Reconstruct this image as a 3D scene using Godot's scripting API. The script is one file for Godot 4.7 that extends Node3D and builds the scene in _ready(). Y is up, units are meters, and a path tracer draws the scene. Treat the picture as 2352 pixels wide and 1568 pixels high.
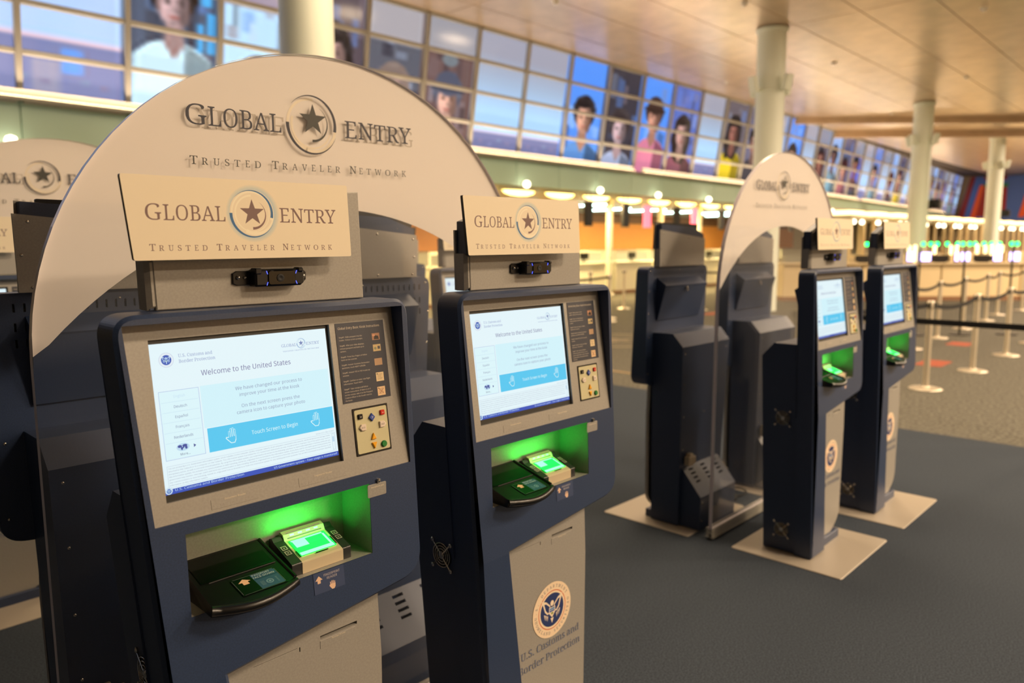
extends Node3D
# An airport arrivals hall: rows of passport kiosks with arched acrylic signs, a glazed picture wall and counters behind.

var M := {}          # materials by name
var used := {}       # how often a top-level name was used
var fonts := {}
var kiosk0: Node3D
var arch0: Node3D
var stanchion0: Node3D
const CEIL := 6.45
const TILT := 0.1361  # lean of the kiosk's screen panel
const SCREEN := 0.95   # brightness of the lit kiosk screens
const MURAL := 1.0   # brightness of the back-lit pictures
const WARM := Color(1.0, 0.885, 0.75)
const COUNTERS := 55.0  # tube lights over the counters
const EXPOSURE := 1.0
const KEY := 52.0       # each added ceiling light, out of view
const ADDED_COVE := 11.0      # strips added on the frieze ledge to brighten the ceiling
const LEAN := 0.16      # the picture wall leans into the hall
const PLATEN := 0.035  # light of the fingerprint platen

# ------------------------------------------------------------------ lettering and print
class Canvas:
	var im: Image
	var w: int
	var h: int
	var host
	func _init(host_, w_: int, h_: int, bg: Color) -> void:
		host = host_
		w = w_
		h = h_
		im = Image.create(w * 2, h * 2, false, Image.FORMAT_RGB8)
		im.fill(bg)
	func tri(a: Vector2, b: Vector2, c: Vector2, col: Color) -> void:
		a *= 2.0
		b *= 2.0
		c *= 2.0
		var y0 := maxi(0, int(ceil(minf(a.y, minf(b.y, c.y)) - 0.5)))
		var y1 := mini(h * 2 - 1, int(floor(maxf(a.y, maxf(b.y, c.y)) - 0.5)))
		var e := [a, b, b, c, c, a]
		for y in range(y0, y1 + 1):
			var yy := y + 0.5
			var l := 1e9
			var r := -1e9
			for k in 3:
				var p: Vector2 = e[k * 2]
				var q: Vector2 = e[k * 2 + 1]
				if (p.y <= yy) != (q.y <= yy):
					var x := p.x + (yy - p.y) / (q.y - p.y) * (q.x - p.x)
					l = minf(l, x)
					r = maxf(r, x)
			var xl := int(ceil(l - 0.5))
			var xr := int(floor(r - 0.5))
			if xr >= xl and r > -1e8:
				im.fill_rect(Rect2i(xl, y, xr - xl + 1, 1), col)
	func poly(pts: PackedVector2Array, col: Color) -> void:
		var t := Geometry2D.triangulate_polygon(pts)
		for k in range(0, t.size(), 3):
			tri(pts[t[k]], pts[t[k + 1]], pts[t[k + 2]], col)
	func rect(x: float, y: float, rw: float, rh: float, col: Color) -> void:
		im.fill_rect(Rect2i(roundi(x * 2), roundi(y * 2), maxi(1, roundi(rw * 2)), maxi(1, roundi(rh * 2))), col)
	func frame(x: float, y: float, rw: float, rh: float, t: float, col: Color) -> void:
		rect(x, y, rw, t, col)
		rect(x, y + rh - t, rw, t, col)
		rect(x, y, t, rh, col)
		rect(x + rw - t, y, t, rh, col)
	func ellipse(cx: float, cy: float, rx: float, ry: float, col: Color, n := 28) -> void:
		var p := PackedVector2Array()
		for k in n:
			p.append(Vector2(cx + rx * cos(TAU * k / n), cy + ry * sin(TAU * k / n)))
		poly(p, col)
	func swoosh(cx: float, cy: float, r: float, a0: float, a1: float, w0: float, w1: float, col: Color) -> void:
		var n := 40
		for k in n:
			var t0 := float(k) / n
			var t1 := float(k + 1) / n
			var d0 := Vector2(cos(lerpf(a0, a1, t0)), -sin(lerpf(a0, a1, t0)))
			var d1 := Vector2(cos(lerpf(a0, a1, t1)), -sin(lerpf(a0, a1, t1)))
			var c := Vector2(cx, cy)
			var u0 := lerpf(w0, w1, t0)
			var u1 := lerpf(w0, w1, t1)
			tri(c + d0 * (r - u0), c + d0 * r, c + d1 * r, col)
			tri(c + d0 * (r - u0), c + d1 * r, c + d1 * (r - u1), col)
	func star(cx: float, cy: float, r: float, col: Color) -> void:
		poly(host.star_points(Vector2(cx, cy), r, -1.0), col)
	# align 0 left, 1 centre, 2 right; fit = width to stretch to (0: natural)
	func text(s: String, x: float, base: float, cap: float, col: Color, font := "Droid Sans", align := 0, fit := 0.0, turn := 0.0) -> void:
		var g: Dictionary = host.glyphs(s, font)
		var k: float = cap / g.cap
		var kx: float = fit / g.width if fit > 0.0 else k
		var off: float = [0.0, 0.5, 1.0][align] * g.width * kx
		var v: PackedVector3Array = g.v
		var ix: PackedInt32Array = g.i
		var o := Vector2(x, base)
		for t in range(0, ix.size(), 3):
			var q := []
			for m in 3:
				var p := v[ix[t + m]]
				q.append(o + Vector2((p.x - g.left) * kx - off, -(p.y - g.base) * k).rotated(turn))
			tri(q[0], q[1], q[2], col)
	func soft(k: int) -> ImageTexture:
		# the pictures are soft enlargements: halve the detail and draw it smoothly
		var c := im.duplicate()
		c.resize(w / k, h / k, Image.INTERPOLATE_LANCZOS)
		c.resize(w, h, Image.INTERPOLATE_CUBIC)
		return ImageTexture.create_from_image(c)
	func done() -> ImageTexture:
		var c := im.duplicate()
		c.resize(w, h, Image.INTERPOLATE_BILINEAR)
		return ImageTexture.create_from_image(c)

func font_of(n: String) -> SystemFont:
	if not fonts.has(n):
		var f := SystemFont.new()
		f.font_names = PackedStringArray([n])
		fonts[n] = f
	return fonts[n]

func raw_text(s: String, font: String) -> Array:
	var tm := TextMesh.new()
	tm.text = s
	tm.font = font_of(font)
	tm.font_size = 48
	tm.pixel_size = 0.01
	tm.depth = 0.0
	tm.curve_step = 2.0
	return tm.get_mesh_arrays()

var cap_cache := {}
func glyphs(s: String, font: String) -> Dictionary:
	if not cap_cache.has(font):
		var a := raw_text("H", font)
		var lo := 1e9
		var hi := -1e9
		for p in a[Mesh.ARRAY_VERTEX]:
			lo = minf(lo, p.y)
			hi = maxf(hi, p.y)
		cap_cache[font] = [lo, hi - lo]
	var b := raw_text(s, font)
	var v: PackedVector3Array = b[Mesh.ARRAY_VERTEX]
	var ix: PackedInt32Array
	if b[Mesh.ARRAY_INDEX] != null:
		ix = b[Mesh.ARRAY_INDEX]
	else:
		for k in v.size():
			ix.append(k)
	var l := 1e9
	var r := -1e9
	for p in v:
		l = minf(l, p.x)
		r = maxf(r, p.x)
	return {"v": v, "i": ix, "left": l, "width": r - l, "base": cap_cache[font][0], "cap": cap_cache[font][1]}

func star_points(c: Vector2, r: float, up: float) -> PackedVector2Array:
	var p := PackedVector2Array()
	for k in 10:
		var rr := r if k % 2 == 0 else r * 0.4
		p.append(c + Vector2(sin(TAU * k / 10.0), up * cos(TAU * k / 10.0)) * rr)
	return p

# ------------------------------------------------------------------ mesh helpers
func begin() -> SurfaceTool:
	var st := SurfaceTool.new()
	st.begin(Mesh.PRIMITIVE_TRIANGLES)
	st.set_smooth_group(-1)
	return st

func tri3(st: SurfaceTool, a: Vector3, b: Vector3, c: Vector3) -> void:
	st.set_uv(Vector2(a.x, a.y))
	st.add_vertex(a)
	st.set_uv(Vector2(b.x, b.y))
	st.add_vertex(b)
	st.set_uv(Vector2(c.x, c.y))
	st.add_vertex(c)

func quad(st: SurfaceTool, a: Vector3, b: Vector3, c: Vector3, d: Vector3) -> void:
	tri3(st, a, b, c)
	tri3(st, a, c, d)

func uvquad(st: SurfaceTool, a: Vector3, b: Vector3, c: Vector3, d: Vector3, r := Rect2(0, 0, 1, 1)) -> void:
	# a top-left, b top-right, c bottom-right, d bottom-left
	var q := [[a, r.position], [b, Vector2(r.end.x, r.position.y)], [c, r.end], [d, Vector2(r.position.x, r.end.y)]]
	for k in [0, 1, 2, 0, 2, 3]:
		st.set_uv(q[k][1])
		st.add_vertex(q[k][0])

# a box with chamfered edges
func box(st: SurfaceTool, c: Vector3, s: Vector3, b := 0.0, t := Transform3D()) -> void:
	var h := s / 2.0
	b = minf(b, minf(h.x, minf(h.y, h.z)) * 0.9)
	if b <= 0.0:
		var v := []
		for k in 8:
			v.append(t * (c + Vector3(h.x if k & 1 else -h.x, h.y if k & 2 else -h.y, h.z if k & 4 else -h.z)))
		for f in [[4, 6, 7, 5], [1, 3, 2, 0], [2, 3, 7, 6], [0, 4, 5, 1], [5, 7, 3, 1], [0, 2, 6, 4]]:
			quad(st, v[f[0]], v[f[1]], v[f[2]], v[f[3]])
		return
	var p := func(sx: float, sy: float, sz: float, ax: int) -> Vector3:
		var q := Vector3(sx * (h.x - b), sy * (h.y - b), sz * (h.z - b))
		q[ax] += [sx, sy, sz][ax] * b
		return t * (c + q)
	for ax in 3:
		var u := (ax + 1) % 3
		var w := (ax + 2) % 3
		for sg in [-1.0, 1.0]:
			var cs := []
			for e in [[-1, -1], [1, -1], [1, 1], [-1, 1]]:
				var s3 := [0.0, 0.0, 0.0]
				s3[ax] = sg
				s3[u] = e[0]
				s3[w] = e[1]
				cs.append(p.call(s3[0], s3[1], s3[2], ax))
			if sg > 0:
				quad(st, cs[3], cs[2], cs[1], cs[0])
			else:
				quad(st, cs[0], cs[1], cs[2], cs[3])
	for ax in 3:
		var u := (ax + 1) % 3
		var w := (ax + 2) % 3
		for e in [[-1, -1], [1, -1], [1, 1], [-1, 1]]:
			var lo := [0.0, 0.0, 0.0]
			lo[ax] = -1.0
			lo[u] = e[0]
			lo[w] = e[1]
			var hi := lo.duplicate()
			hi[ax] = 1.0
			var q := [p.call(lo[0], lo[1], lo[2], u), p.call(hi[0], hi[1], hi[2], u), p.call(hi[0], hi[1], hi[2], w), p.call(lo[0], lo[1], lo[2], w)]
			if e[0] * e[1] < 0:
				q.reverse()
			quad(st, q[0], q[1], q[2], q[3])
	for k in 8:
		var s3 := [1.0 if k & 1 else -1.0, 1.0 if k & 2 else -1.0, 1.0 if k & 4 else -1.0]
		var q := [p.call(s3[0], s3[1], s3[2], 0), p.call(s3[0], s3[1], s3[2], 1), p.call(s3[0], s3[1], s3[2], 2)]
		if s3[0] * s3[1] * s3[2] > 0:
			q.reverse()
		tri3(st, q[0], q[1], q[2])

# flat polygon (2D) lifted by f(Vector2)->Vector3
func face(st: SurfaceTool, pts: PackedVector2Array, f: Callable) -> void:
	var t := Geometry2D.triangulate_polygon(pts)
	for k in range(0, t.size(), 3):
		tri3(st, f.call(pts[t[k]]), f.call(pts[t[k + 1]]), f.call(pts[t[k + 2]]))

# prism of a 2D outline between local z0 (back) and z1 (front), chamfer b at the front
func prism(st: SurfaceTool, pts: PackedVector2Array, z0: float, z1: float, t := Transform3D(), b := 0.0) -> void:
	var inn := inset(pts, b) if b > 0.0 else pts
	face(st, inn, func(p): return t * Vector3(p.x, p.y, z1))
	face(st, pts, func(p): return t * Vector3(p.x, p.y, z0))
	var n := pts.size()
	for k in n:
		var a := pts[k]
		var c := pts[(k + 1) % n]
		if b > 0.0:
			var ia := inn[k]
			var ic := inn[(k + 1) % n]
			quad(st, t * Vector3(ia.x, ia.y, z1), t * Vector3(ic.x, ic.y, z1), t * Vector3(c.x, c.y, z1 - b), t * Vector3(a.x, a.y, z1 - b))
		quad(st, t * Vector3(a.x, a.y, z1 - b), t * Vector3(c.x, c.y, z1 - b), t * Vector3(c.x, c.y, z0), t * Vector3(a.x, a.y, z0))

func inset(pts: PackedVector2Array, d: float) -> PackedVector2Array:
	var o := PackedVector2Array()
	var n := pts.size()
	var sg := -1.0 if Geometry2D.is_polygon_clockwise(pts) else 1.0
	for k in n:
		var e0 := (pts[k] - pts[(k - 1 + n) % n]).normalized()
		var e1 := (pts[(k + 1) % n] - pts[k]).normalized()
		var n0 := Vector2(-e0.y, e0.x) * sg
		var n1 := Vector2(-e1.y, e1.x) * sg
		var m := (n0 + n1).normalized()
		o.append(pts[k] + m * d / maxf(0.4, m.dot(n0)))
	return o

# outline with rounded corners; each entry [x, y, radius]
func rounded(c: Array, seg := 5) -> PackedVector2Array:
	var o := PackedVector2Array()
	var n := c.size()
	for k in n:
		var p := Vector2(c[k][0], c[k][1])
		var r: float = c[k][2]
		if r <= 0.0:
			o.append(p)
			continue
		var a := (Vector2(c[(k - 1 + n) % n][0], c[(k - 1 + n) % n][1]) - p).normalized()
		var b := (Vector2(c[(k + 1) % n][0], c[(k + 1) % n][1]) - p).normalized()
		var half := acos(clampf(a.dot(b), -1, 1)) / 2.0
		var d := r / tan(half)
		var s := p + a * d
		var e := p + b * d
		for m in seg + 1:
			var t := float(m) / seg
			o.append(s.lerp(p, t).lerp(p.lerp(e, t), t))
	return o

func rrect(x0: float, y0: float, x1: float, y1: float, r: float, seg := 4) -> PackedVector2Array:
	return rounded([[x0, y0, r], [x1, y0, r], [x1, y1, r], [x0, y1, r]], seg)

# plate with rectangular holes: cells of the grid that the holes span, cut to the outline
func holed(st: SurfaceTool, outline: PackedVector2Array, holes: Array, f: Callable, depth: Callable) -> void:
	var lo := outline[0]
	var hi := outline[0]
	for p in outline:
		lo = lo.min(p)
		hi = hi.max(p)
	var xs := [lo.x - 0.01, hi.x + 0.01]
	var ys := [lo.y - 0.01, hi.y + 0.01]
	for r in holes:
		for v in [r.position.x, r.end.x]:
			if not xs.has(v):
				xs.append(v)
		for v in [r.position.y, r.end.y]:
			if not ys.has(v):
				ys.append(v)
	xs.sort()
	ys.sort()
	for j in ys.size() - 1:
		var run := -1
		for i in xs.size():
			var open := i == xs.size() - 1
			if not open:
				var mid := Vector2((xs[i] + xs[i + 1]) / 2.0, (ys[j] + ys[j + 1]) / 2.0)
				for r in holes:
					if r.has_point(mid):
						open = true
			if not open and run < 0:
				run = i
			elif open and run >= 0:
				var cell := PackedVector2Array([Vector2(xs[run], ys[j]), Vector2(xs[i], ys[j]), Vector2(xs[i], ys[j + 1]), Vector2(xs[run], ys[j + 1])])
				for piece in Geometry2D.intersect_polygons(cell, outline):
					face(st, piece, f)
				run = -1
	for r in holes:
		var c := [r.position, Vector2(r.end.x, r.position.y), r.end, Vector2(r.position.x, r.end.y)]
		for k in 4:
			quad(st, f.call(c[k]), f.call(c[(k + 1) % 4]), depth.call(c[(k + 1) % 4]), depth.call(c[k]))

func lathe(st: SurfaceTool, prof: Array, t := Transform3D(), seg := 24) -> void:
	for k in seg:
		var a0 := TAU * k / seg
		var a1 := TAU * (k + 1) / seg
		for m in prof.size() - 1:
			var p: Array = prof[m]
			var q: Array = prof[m + 1]
			var v := [t * Vector3(p[0] * cos(a0), p[1], p[0] * sin(a0)), t * Vector3(p[0] * cos(a1), p[1], p[0] * sin(a1)), t * Vector3(q[0] * cos(a1), q[1], q[0] * sin(a1)), t * Vector3(q[0] * cos(a0), q[1], q[0] * sin(a0))]
			if q[0] < 1e-6:
				tri3(st, v[0], v[1], v[2])
			elif p[0] < 1e-6:
				tri3(st, v[0], v[2], v[3])
			else:
				quad(st, v[0], v[1], v[2], v[3])

func tube(st: SurfaceTool, path: Array, r: float, seg := 8, closed := false) -> void:
	var n := path.size()
	var rings := []
	for k in n:
		var a: Vector3 = path[(k - 1 + n) % n] if closed or k > 0 else path[k]
		var b: Vector3 = path[(k + 1) % n] if closed or k < n - 1 else path[k]
		var d := (b - a).normalized()
		var up := Vector3.UP if absf(d.y) < 0.9 else Vector3.RIGHT
		var u := d.cross(up).normalized()
		var w := u.cross(d)
		var ring := []
		for m in seg:
			ring.append(path[k] + (u * cos(TAU * m / seg) + w * sin(TAU * m / seg)) * r)
		rings.append(ring)
	for k in (n if closed else n - 1):
		for m in seg:
			quad(st, rings[k][m], rings[k][(m + 1) % seg], rings[(k + 1) % n][(m + 1) % seg], rings[(k + 1) % n][m])
	if not closed:
		for e in [0, n - 1]:
			for m in range(1, seg - 1):
				tri3(st, rings[e][0], rings[e][m], rings[e][m + 1])

func letters(st: SurfaceTool, s: String, font: String, o: Vector3, u: Vector3, v: Vector3, cap: float, fit := 0.0, mirror := false) -> void:
	var g := glyphs(s, font)
	var k: float = cap / g.cap
	var kx: float = fit / g.width if fit > 0.0 else k
	for t in g.i:
		var p: Vector3 = g.v[t]
		var x: float = (p.x - g.left) * kx
		if mirror:
			x = g.width * kx - x
		st.set_uv(Vector2.ZERO)
		st.add_vertex(o + u * x + v * (p.y - g.base) * k)

func put(st: SurfaceTool, called: String, mat: String, parent: Node, smooth := false) -> MeshInstance3D:
	if smooth:
		st.index()
	st.generate_normals()
	return put_mesh(st.commit(), called, mat, parent)

func put_mesh(mesh: Mesh, called: String, mat: String, parent: Node, at := Transform3D()) -> MeshInstance3D:
	var o := MeshInstance3D.new()
	o.name = called
	o.mesh = mesh
	o.material_override = M[mat]
	o.transform = at
	o.cast_shadow = GeometryInstance3D.SHADOW_CASTING_SETTING_ON
	parent.add_child(o, true)
	return o

func smooth_begin() -> SurfaceTool:
	var st := SurfaceTool.new()
	st.begin(Mesh.PRIMITIVE_TRIANGLES)
	st.set_smooth_group(0)
	return st

func numbered(called: String) -> String:
	used[called] = used.get(called, -1) + 1
	return called if used[called] == 0 else "%s_%03d" % [called, used[called]]

func thing(called: String, label: String, category: String, group := "", at := Vector3.ZERO, turn := 0.0) -> Node3D:
	var o := Node3D.new()
	o.name = numbered(called)
	add_child(o)
	o.position = at
	o.rotation.y = turn
	tag(o, label, category, group)
	return o

func tag(o: Node, label: String, category: String, group := "") -> void:
	o.set_meta("label", label)
	o.set_meta("category", category)
	if group:
		o.set_meta("group", group)

func setting(called: String) -> Node3D:
	var o := Node3D.new()
	o.name = called
	add_child(o)
	o.set_meta("kind", "structure")
	return o

func copy_of(src: Node3D, called: String, label: String, at: Vector3, turn := 0.0, group := "") -> Node3D:
	var c: Node3D = src.duplicate()
	c.name = numbered(called)
	add_child(c)
	c.position = at
	c.rotation.y = turn
	c.set_meta("label", label)
	if group:
		c.set_meta("group", group)
	return c

# ------------------------------------------------------------------ materials
func mat(n: String, c: Color, rough := 0.6, metal := 0.0, spec := 0.5) -> StandardMaterial3D:
	var m := StandardMaterial3D.new()
	m.resource_name = n
	m.albedo_color = c
	m.roughness = rough
	m.metallic = metal
	m.metallic_specular = spec
	m.cull_mode = BaseMaterial3D.CULL_DISABLED
	M[n] = m
	return m

func glow(n: String, c: Color, energy: float) -> StandardMaterial3D:
	var m := mat(n, Color(c.r * 0.7, c.g * 0.7, c.b * 0.7), 0.4)
	m.emission_enabled = true
	m.emission = c
	m.emission_energy_multiplier = energy
	return m

func noise_tex(freq: float, a: Color, b: Color, size := 512, octaves := 3, seed_ := 1, as_normal := false) -> NoiseTexture2D:
	var f := FastNoiseLite.new()
	f.seed = seed_
	f.frequency = freq
	f.fractal_octaves = octaves
	var t := NoiseTexture2D.new()
	t.noise = f
	t.width = size
	t.height = size
	t.seamless = true
	if as_normal:
		t.as_normal_map = true
		t.bump_strength = 4.0
	else:
		var g := Gradient.new()
		g.set_color(0, a)
		g.set_color(1, b)
		t.color_ramp = g
	return t

func materials() -> void:
	var navy := mat("navy_coat", Color(0.18, 0.25, 0.385), 0.42, 0.0, 0.55)
	navy.albedo_texture = noise_tex(0.12, Color(0.82, 0.82, 0.82), Color(1, 1, 1), 256, 2, 3)
	navy.uv1_triplanar = true
	navy.uv1_scale = Vector3(7, 7, 7)
	var tan_ := mat("tan_coat", Color(0.655, 0.64, 0.61), 0.42, 0.15, 0.5)
	tan_.albedo_texture = noise_tex(0.1, Color(0.93, 0.93, 0.93), Color(1, 1, 1), 256, 2, 4)
	tan_.uv1_triplanar = true
	tan_.uv1_scale = Vector3(6, 6, 6)
	mat("plate_coat", Color(0.72, 0.68, 0.62), 0.4, 0.15)
	mat("black_plastic", Color(0.045, 0.045, 0.05), 0.32, 0.0, 0.5)
	mat("black_gloss", Color(0.02, 0.022, 0.024), 0.06, 0.0, 0.5)
	mat("dark_grey", Color(0.16, 0.165, 0.16), 0.4)
	mat("cream_plastic", Color(0.78, 0.72, 0.60), 0.45)
	mat("chrome", Color(0.82, 0.80, 0.76), 0.22, 1.0)
	mat("steel", Color(0.86, 0.82, 0.74), 0.34, 0.6)
	mat("printed_cream", Color(0.86, 0.82, 0.74), 0.5)
	mat("print_grey_blue", Color(0.40, 0.44, 0.54), 0.6)
	mat("print_navy", Color(0.07, 0.075, 0.17), 0.45)
	mat("print_charcoal", Color(0.20, 0.20, 0.17), 0.5)
	mat("print_ghost", Color(0.76, 0.72, 0.67), 0.5)
	mat("print_pale", Color(0.95, 0.90, 0.80), 0.5)
	mat("print_dim", Color(0.66, 0.63, 0.58), 0.5)
	var film := mat("white_film", Color(0.95, 0.92, 0.89), 0.5)
	film.backlight_enabled = true
	film.backlight = Color(0.5, 0.49, 0.47)
	mat("edge", Color(0.93, 0.90, 0.93), 0.25)
	mat("white_print", Color(0.95, 0.93, 0.90), 0.5)
	mat("arrow_print", Color(0.95, 0.78, 0.62), 0.5)
	mat("key_face", Color(0.78, 0.755, 0.60), 0.5)
	mat("key_red", Color(0.80, 0.16, 0.09), 0.35)
	mat("key_blue", Color(0.22, 0.31, 0.62), 0.35)
	mat("key_yellow", Color(0.93, 0.66, 0.10), 0.35)
	mat("key_green", Color(0.12, 0.48, 0.22), 0.3)
	mat("key_white", Color(0.88, 0.82, 0.76), 0.4)
	mat("key_letters", Color(0.45, 0.40, 0.38), 0.5)
	mat("rubber", Color(0.03, 0.03, 0.03), 0.7)
	mat("belt", Color(0.02, 0.02, 0.025), 0.7)
	mat("column_paint", Color(0.90, 0.93, 0.88), 0.45)
	mat("frieze_paint", Color(0.75, 0.88, 0.81), 0.4)
	mat("mullion_paint", Color(0.70, 0.69, 0.66), 0.4, 0.1)
	mat("wall_paint", Color(0.70, 0.62, 0.50), 0.7)
	mat("dark_wall", Color(0.26, 0.25, 0.26), 0.7)
	mat("orange_paint", Color(0.93, 0.62, 0.30), 0.6)
	mat("brown_paint", Color(0.50, 0.36, 0.25), 0.6)
	mat("white_laminate", Color(0.84, 0.83, 0.74), 0.35)
	mat("counter_laminate", Color(0.84, 0.76, 0.60), 0.45)
	mat("sign_black", Color(0.06, 0.06, 0.065), 0.4)
	mat("art_red", Color(0.66, 0.17, 0.11), 0.6)
	mat("art_maroon", Color(0.56, 0.14, 0.10), 0.6)
	mat("art_orange", Color(0.95, 0.38, 0.15), 0.6)
	mat("art_blue", Color(0.32, 0.44, 0.72), 0.6)
	mat("art_green", Color(0.20, 0.52, 0.32), 0.6)
	mat("decal_pale", Color(0.50, 0.46, 0.38), 0.9)
	mat("decal_red", Color(0.62, 0.30, 0.20), 0.9)
	mat("strip", Color(0.62, 0.52, 0.36), 0.7)
	var cl := mat("ceiling_metal", Color(0.86, 0.77, 0.67), 0.28, 0.3)
	cl.albedo_texture = noise_tex(0.02, Color(0.90, 0.90, 0.90), Color(1, 1, 1), 256, 3, 9)
	cl.uv1_triplanar = true
	cl.uv1_world_triplanar = true
	cl.uv1_scale = Vector3(0.3, 0.3, 0.3)
	mat("ceiling_back", Color(0.30, 0.26, 0.22), 0.8)
	var dk := mat("grey_carpet", Color(1, 1, 1), 0.95, 0.0, 0.2)
	dk.albedo_texture = noise_tex(0.16, Color(0.18, 0.205, 0.24), Color(0.305, 0.335, 0.375), 512, 4, 12)
	dk.uv1_triplanar = true
	dk.uv1_world_triplanar = true
	dk.uv1_scale = Vector3(1.3, 1.3, 1.3)
	var bc := mat("brown_carpet", Color(1, 1, 1), 0.95, 0.0, 0.2)
	bc.albedo_texture = noise_tex(0.08, Color(0.28, 0.27, 0.25), Color(0.50, 0.49, 0.445), 512, 4, 15)
	bc.uv1_triplanar = true
	bc.uv1_world_triplanar = true
	bc.uv1_scale = Vector3(0.55, 0.55, 0.55)
	var ac := mat("acrylic", Color(0.95, 0.97, 1.0, 0.05), 0.04)
	ac.transparency = BaseMaterial3D.TRANSPARENCY_ALPHA
	var cc := mat("clear_channel", Color(0.75, 0.74, 0.70, 0.4), 0.1)
	cc.transparency = BaseMaterial3D.TRANSPARENCY_ALPHA
	glow("green_glow", Color(0.10, 1.0, 0.30), 1.8)
	glow("green_pale", Color(0.50, 1.0, 0.66), 1.9)
	glow("led_blue", Color(0.34, 0.40, 1.0), 3.0)
	glow("lamp_white", Color(1.0, 0.94, 0.80), 6.0)
	glow("lamp_warm", Color(1.0, 0.80, 0.42), 9.0)
	glow("lamp_cool", Color(0.85, 1.0, 0.96), 11.0)
	glow("lamp_cream", Color(1.0, 0.84, 0.60), 4.0)
	glow("lamp_green", Color(0.05, 1.0, 0.42), 7.0)
	glow("added_panel_light", Color(1.0, 0.86, 0.66), 12.0)
	glow("banner_pink", Color(1.0, 0.33, 0.38), 4.0)
	glow("monitor_screen", Color(0.78, 0.72, 1.0), 4.2)

func printed(n: String, t: Texture2D, rough := 0.5, spec := 0.5) -> void:
	var m := mat(n, Color(1, 1, 1), rough, 0.0, spec)
	m.albedo_texture = t
	m.texture_repeat = false

func logo(c: Canvas, cx: float, cy: float, r: float, dark: Color, mid: Color, blue: Color, pale: Color, halo: Color, bg: Color) -> void:
	for k in 8:
		c.ellipse(cx + r * 0.04, cy, r * (1.22 - 0.03 * k), r * (1.22 - 0.03 * k), bg.lerp(halo, k / 9.0))
	c.ellipse(cx, cy, r * 0.99, r * 0.99, bg)
	c.swoosh(cx, cy, r * 0.93, -0.3, TAU * 0.6, r * 0.10, r * 0.05, pale)
	c.swoosh(cx, cy, r * 0.78, 1.6, 1.6 + TAU * 0.8, r * 0.08, r * 0.02, pale)
	c.swoosh(cx + r * 0.1, cy + r * 0.02, r * 0.88, -2.1, 0.2, r * 0.16, r * 0.04, pale)
	c.swoosh(cx, cy, r, PI, TAU * 0.94, r * 0.13, 0.0, blue)
	c.swoosh(cx - r * 0.02, cy, r * 0.97, -0.18, PI * 0.78, r * 0.12, 0.0, blue)
	c.swoosh(cx, cy + r * 0.05, r * 0.62, -PI * 0.5, PI * 0.33, r * 0.11, 0.0, mid)
	c.star(cx, cy - r * 0.03, r * 0.56, dark)

func eagle(c: Canvas, cx: float, cy: float, r: float, blue: Color, white: Color) -> void:
	# the blue disc with a spread-winged bird carrying a shield
	c.ellipse(cx, cy, r, r, blue, 40)
	for s in [-1.0, 1.0]:
		var wing := PackedVector2Array()
		for p in [[0.16, -0.30], [0.50, -0.62], [0.92, -0.78], [0.74, -0.36], [0.62, -0.02], [0.40, 0.20], [0.18, 0.12]]:
			wing.append(Vector2(cx + s * p[0] * r, cy + p[1] * r))
		c.poly(wing, white)
		var inner := PackedVector2Array()
		for p in [[0.22, -0.24], [0.52, -0.50], [0.68, -0.52], [0.54, -0.10], [0.36, 0.10], [0.22, 0.06]]:
			inner.append(Vector2(cx + s * p[0] * r, cy + p[1] * r))
		c.poly(inner, blue)
		for k in 3:
			c.poly(PackedVector2Array([Vector2(cx + s * (0.34 + 0.13 * k) * r, cy + (0.30 - 0.08 * k) * r), Vector2(cx + s * (0.44 + 0.13 * k) * r, cy + (0.26 - 0.08 * k) * r), Vector2(cx + s * (0.40 + 0.10 * k) * r, cy + (0.62 - 0.06 * k) * r)]), white)
	c.ellipse(cx, cy - r * 0.40, r * 0.15, r * 0.17, white)
	c.poly(PackedVector2Array([Vector2(cx - r * 0.27, cy - r * 0.16), Vector2(cx + r * 0.27, cy - r * 0.16), Vector2(cx + r * 0.27, cy + r * 0.18), Vector2(cx, cy + r * 0.48), Vector2(cx - r * 0.27, cy + r * 0.18)]), white)
	c.rect(cx - r * 0.22, cy - r * 0.12, r * 0.44, r * 0.12, Color(0.35, 0.55, 0.75))
	c.rect(cx - r * 0.22, cy + r * 0.02, r * 0.44, r * 0.10, Color(0.28, 0.40, 0.66))
	c.ellipse(cx, cy + r * 0.22, r * 0.10, r * 0.07, Color(0.55, 0.60, 0.25))
	c.poly(PackedVector2Array([Vector2(cx - r * 0.14, cy + r * 0.5), Vector2(cx + r * 0.14, cy + r * 0.5), Vector2(cx, cy + r * 0.82)]), white)

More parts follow.
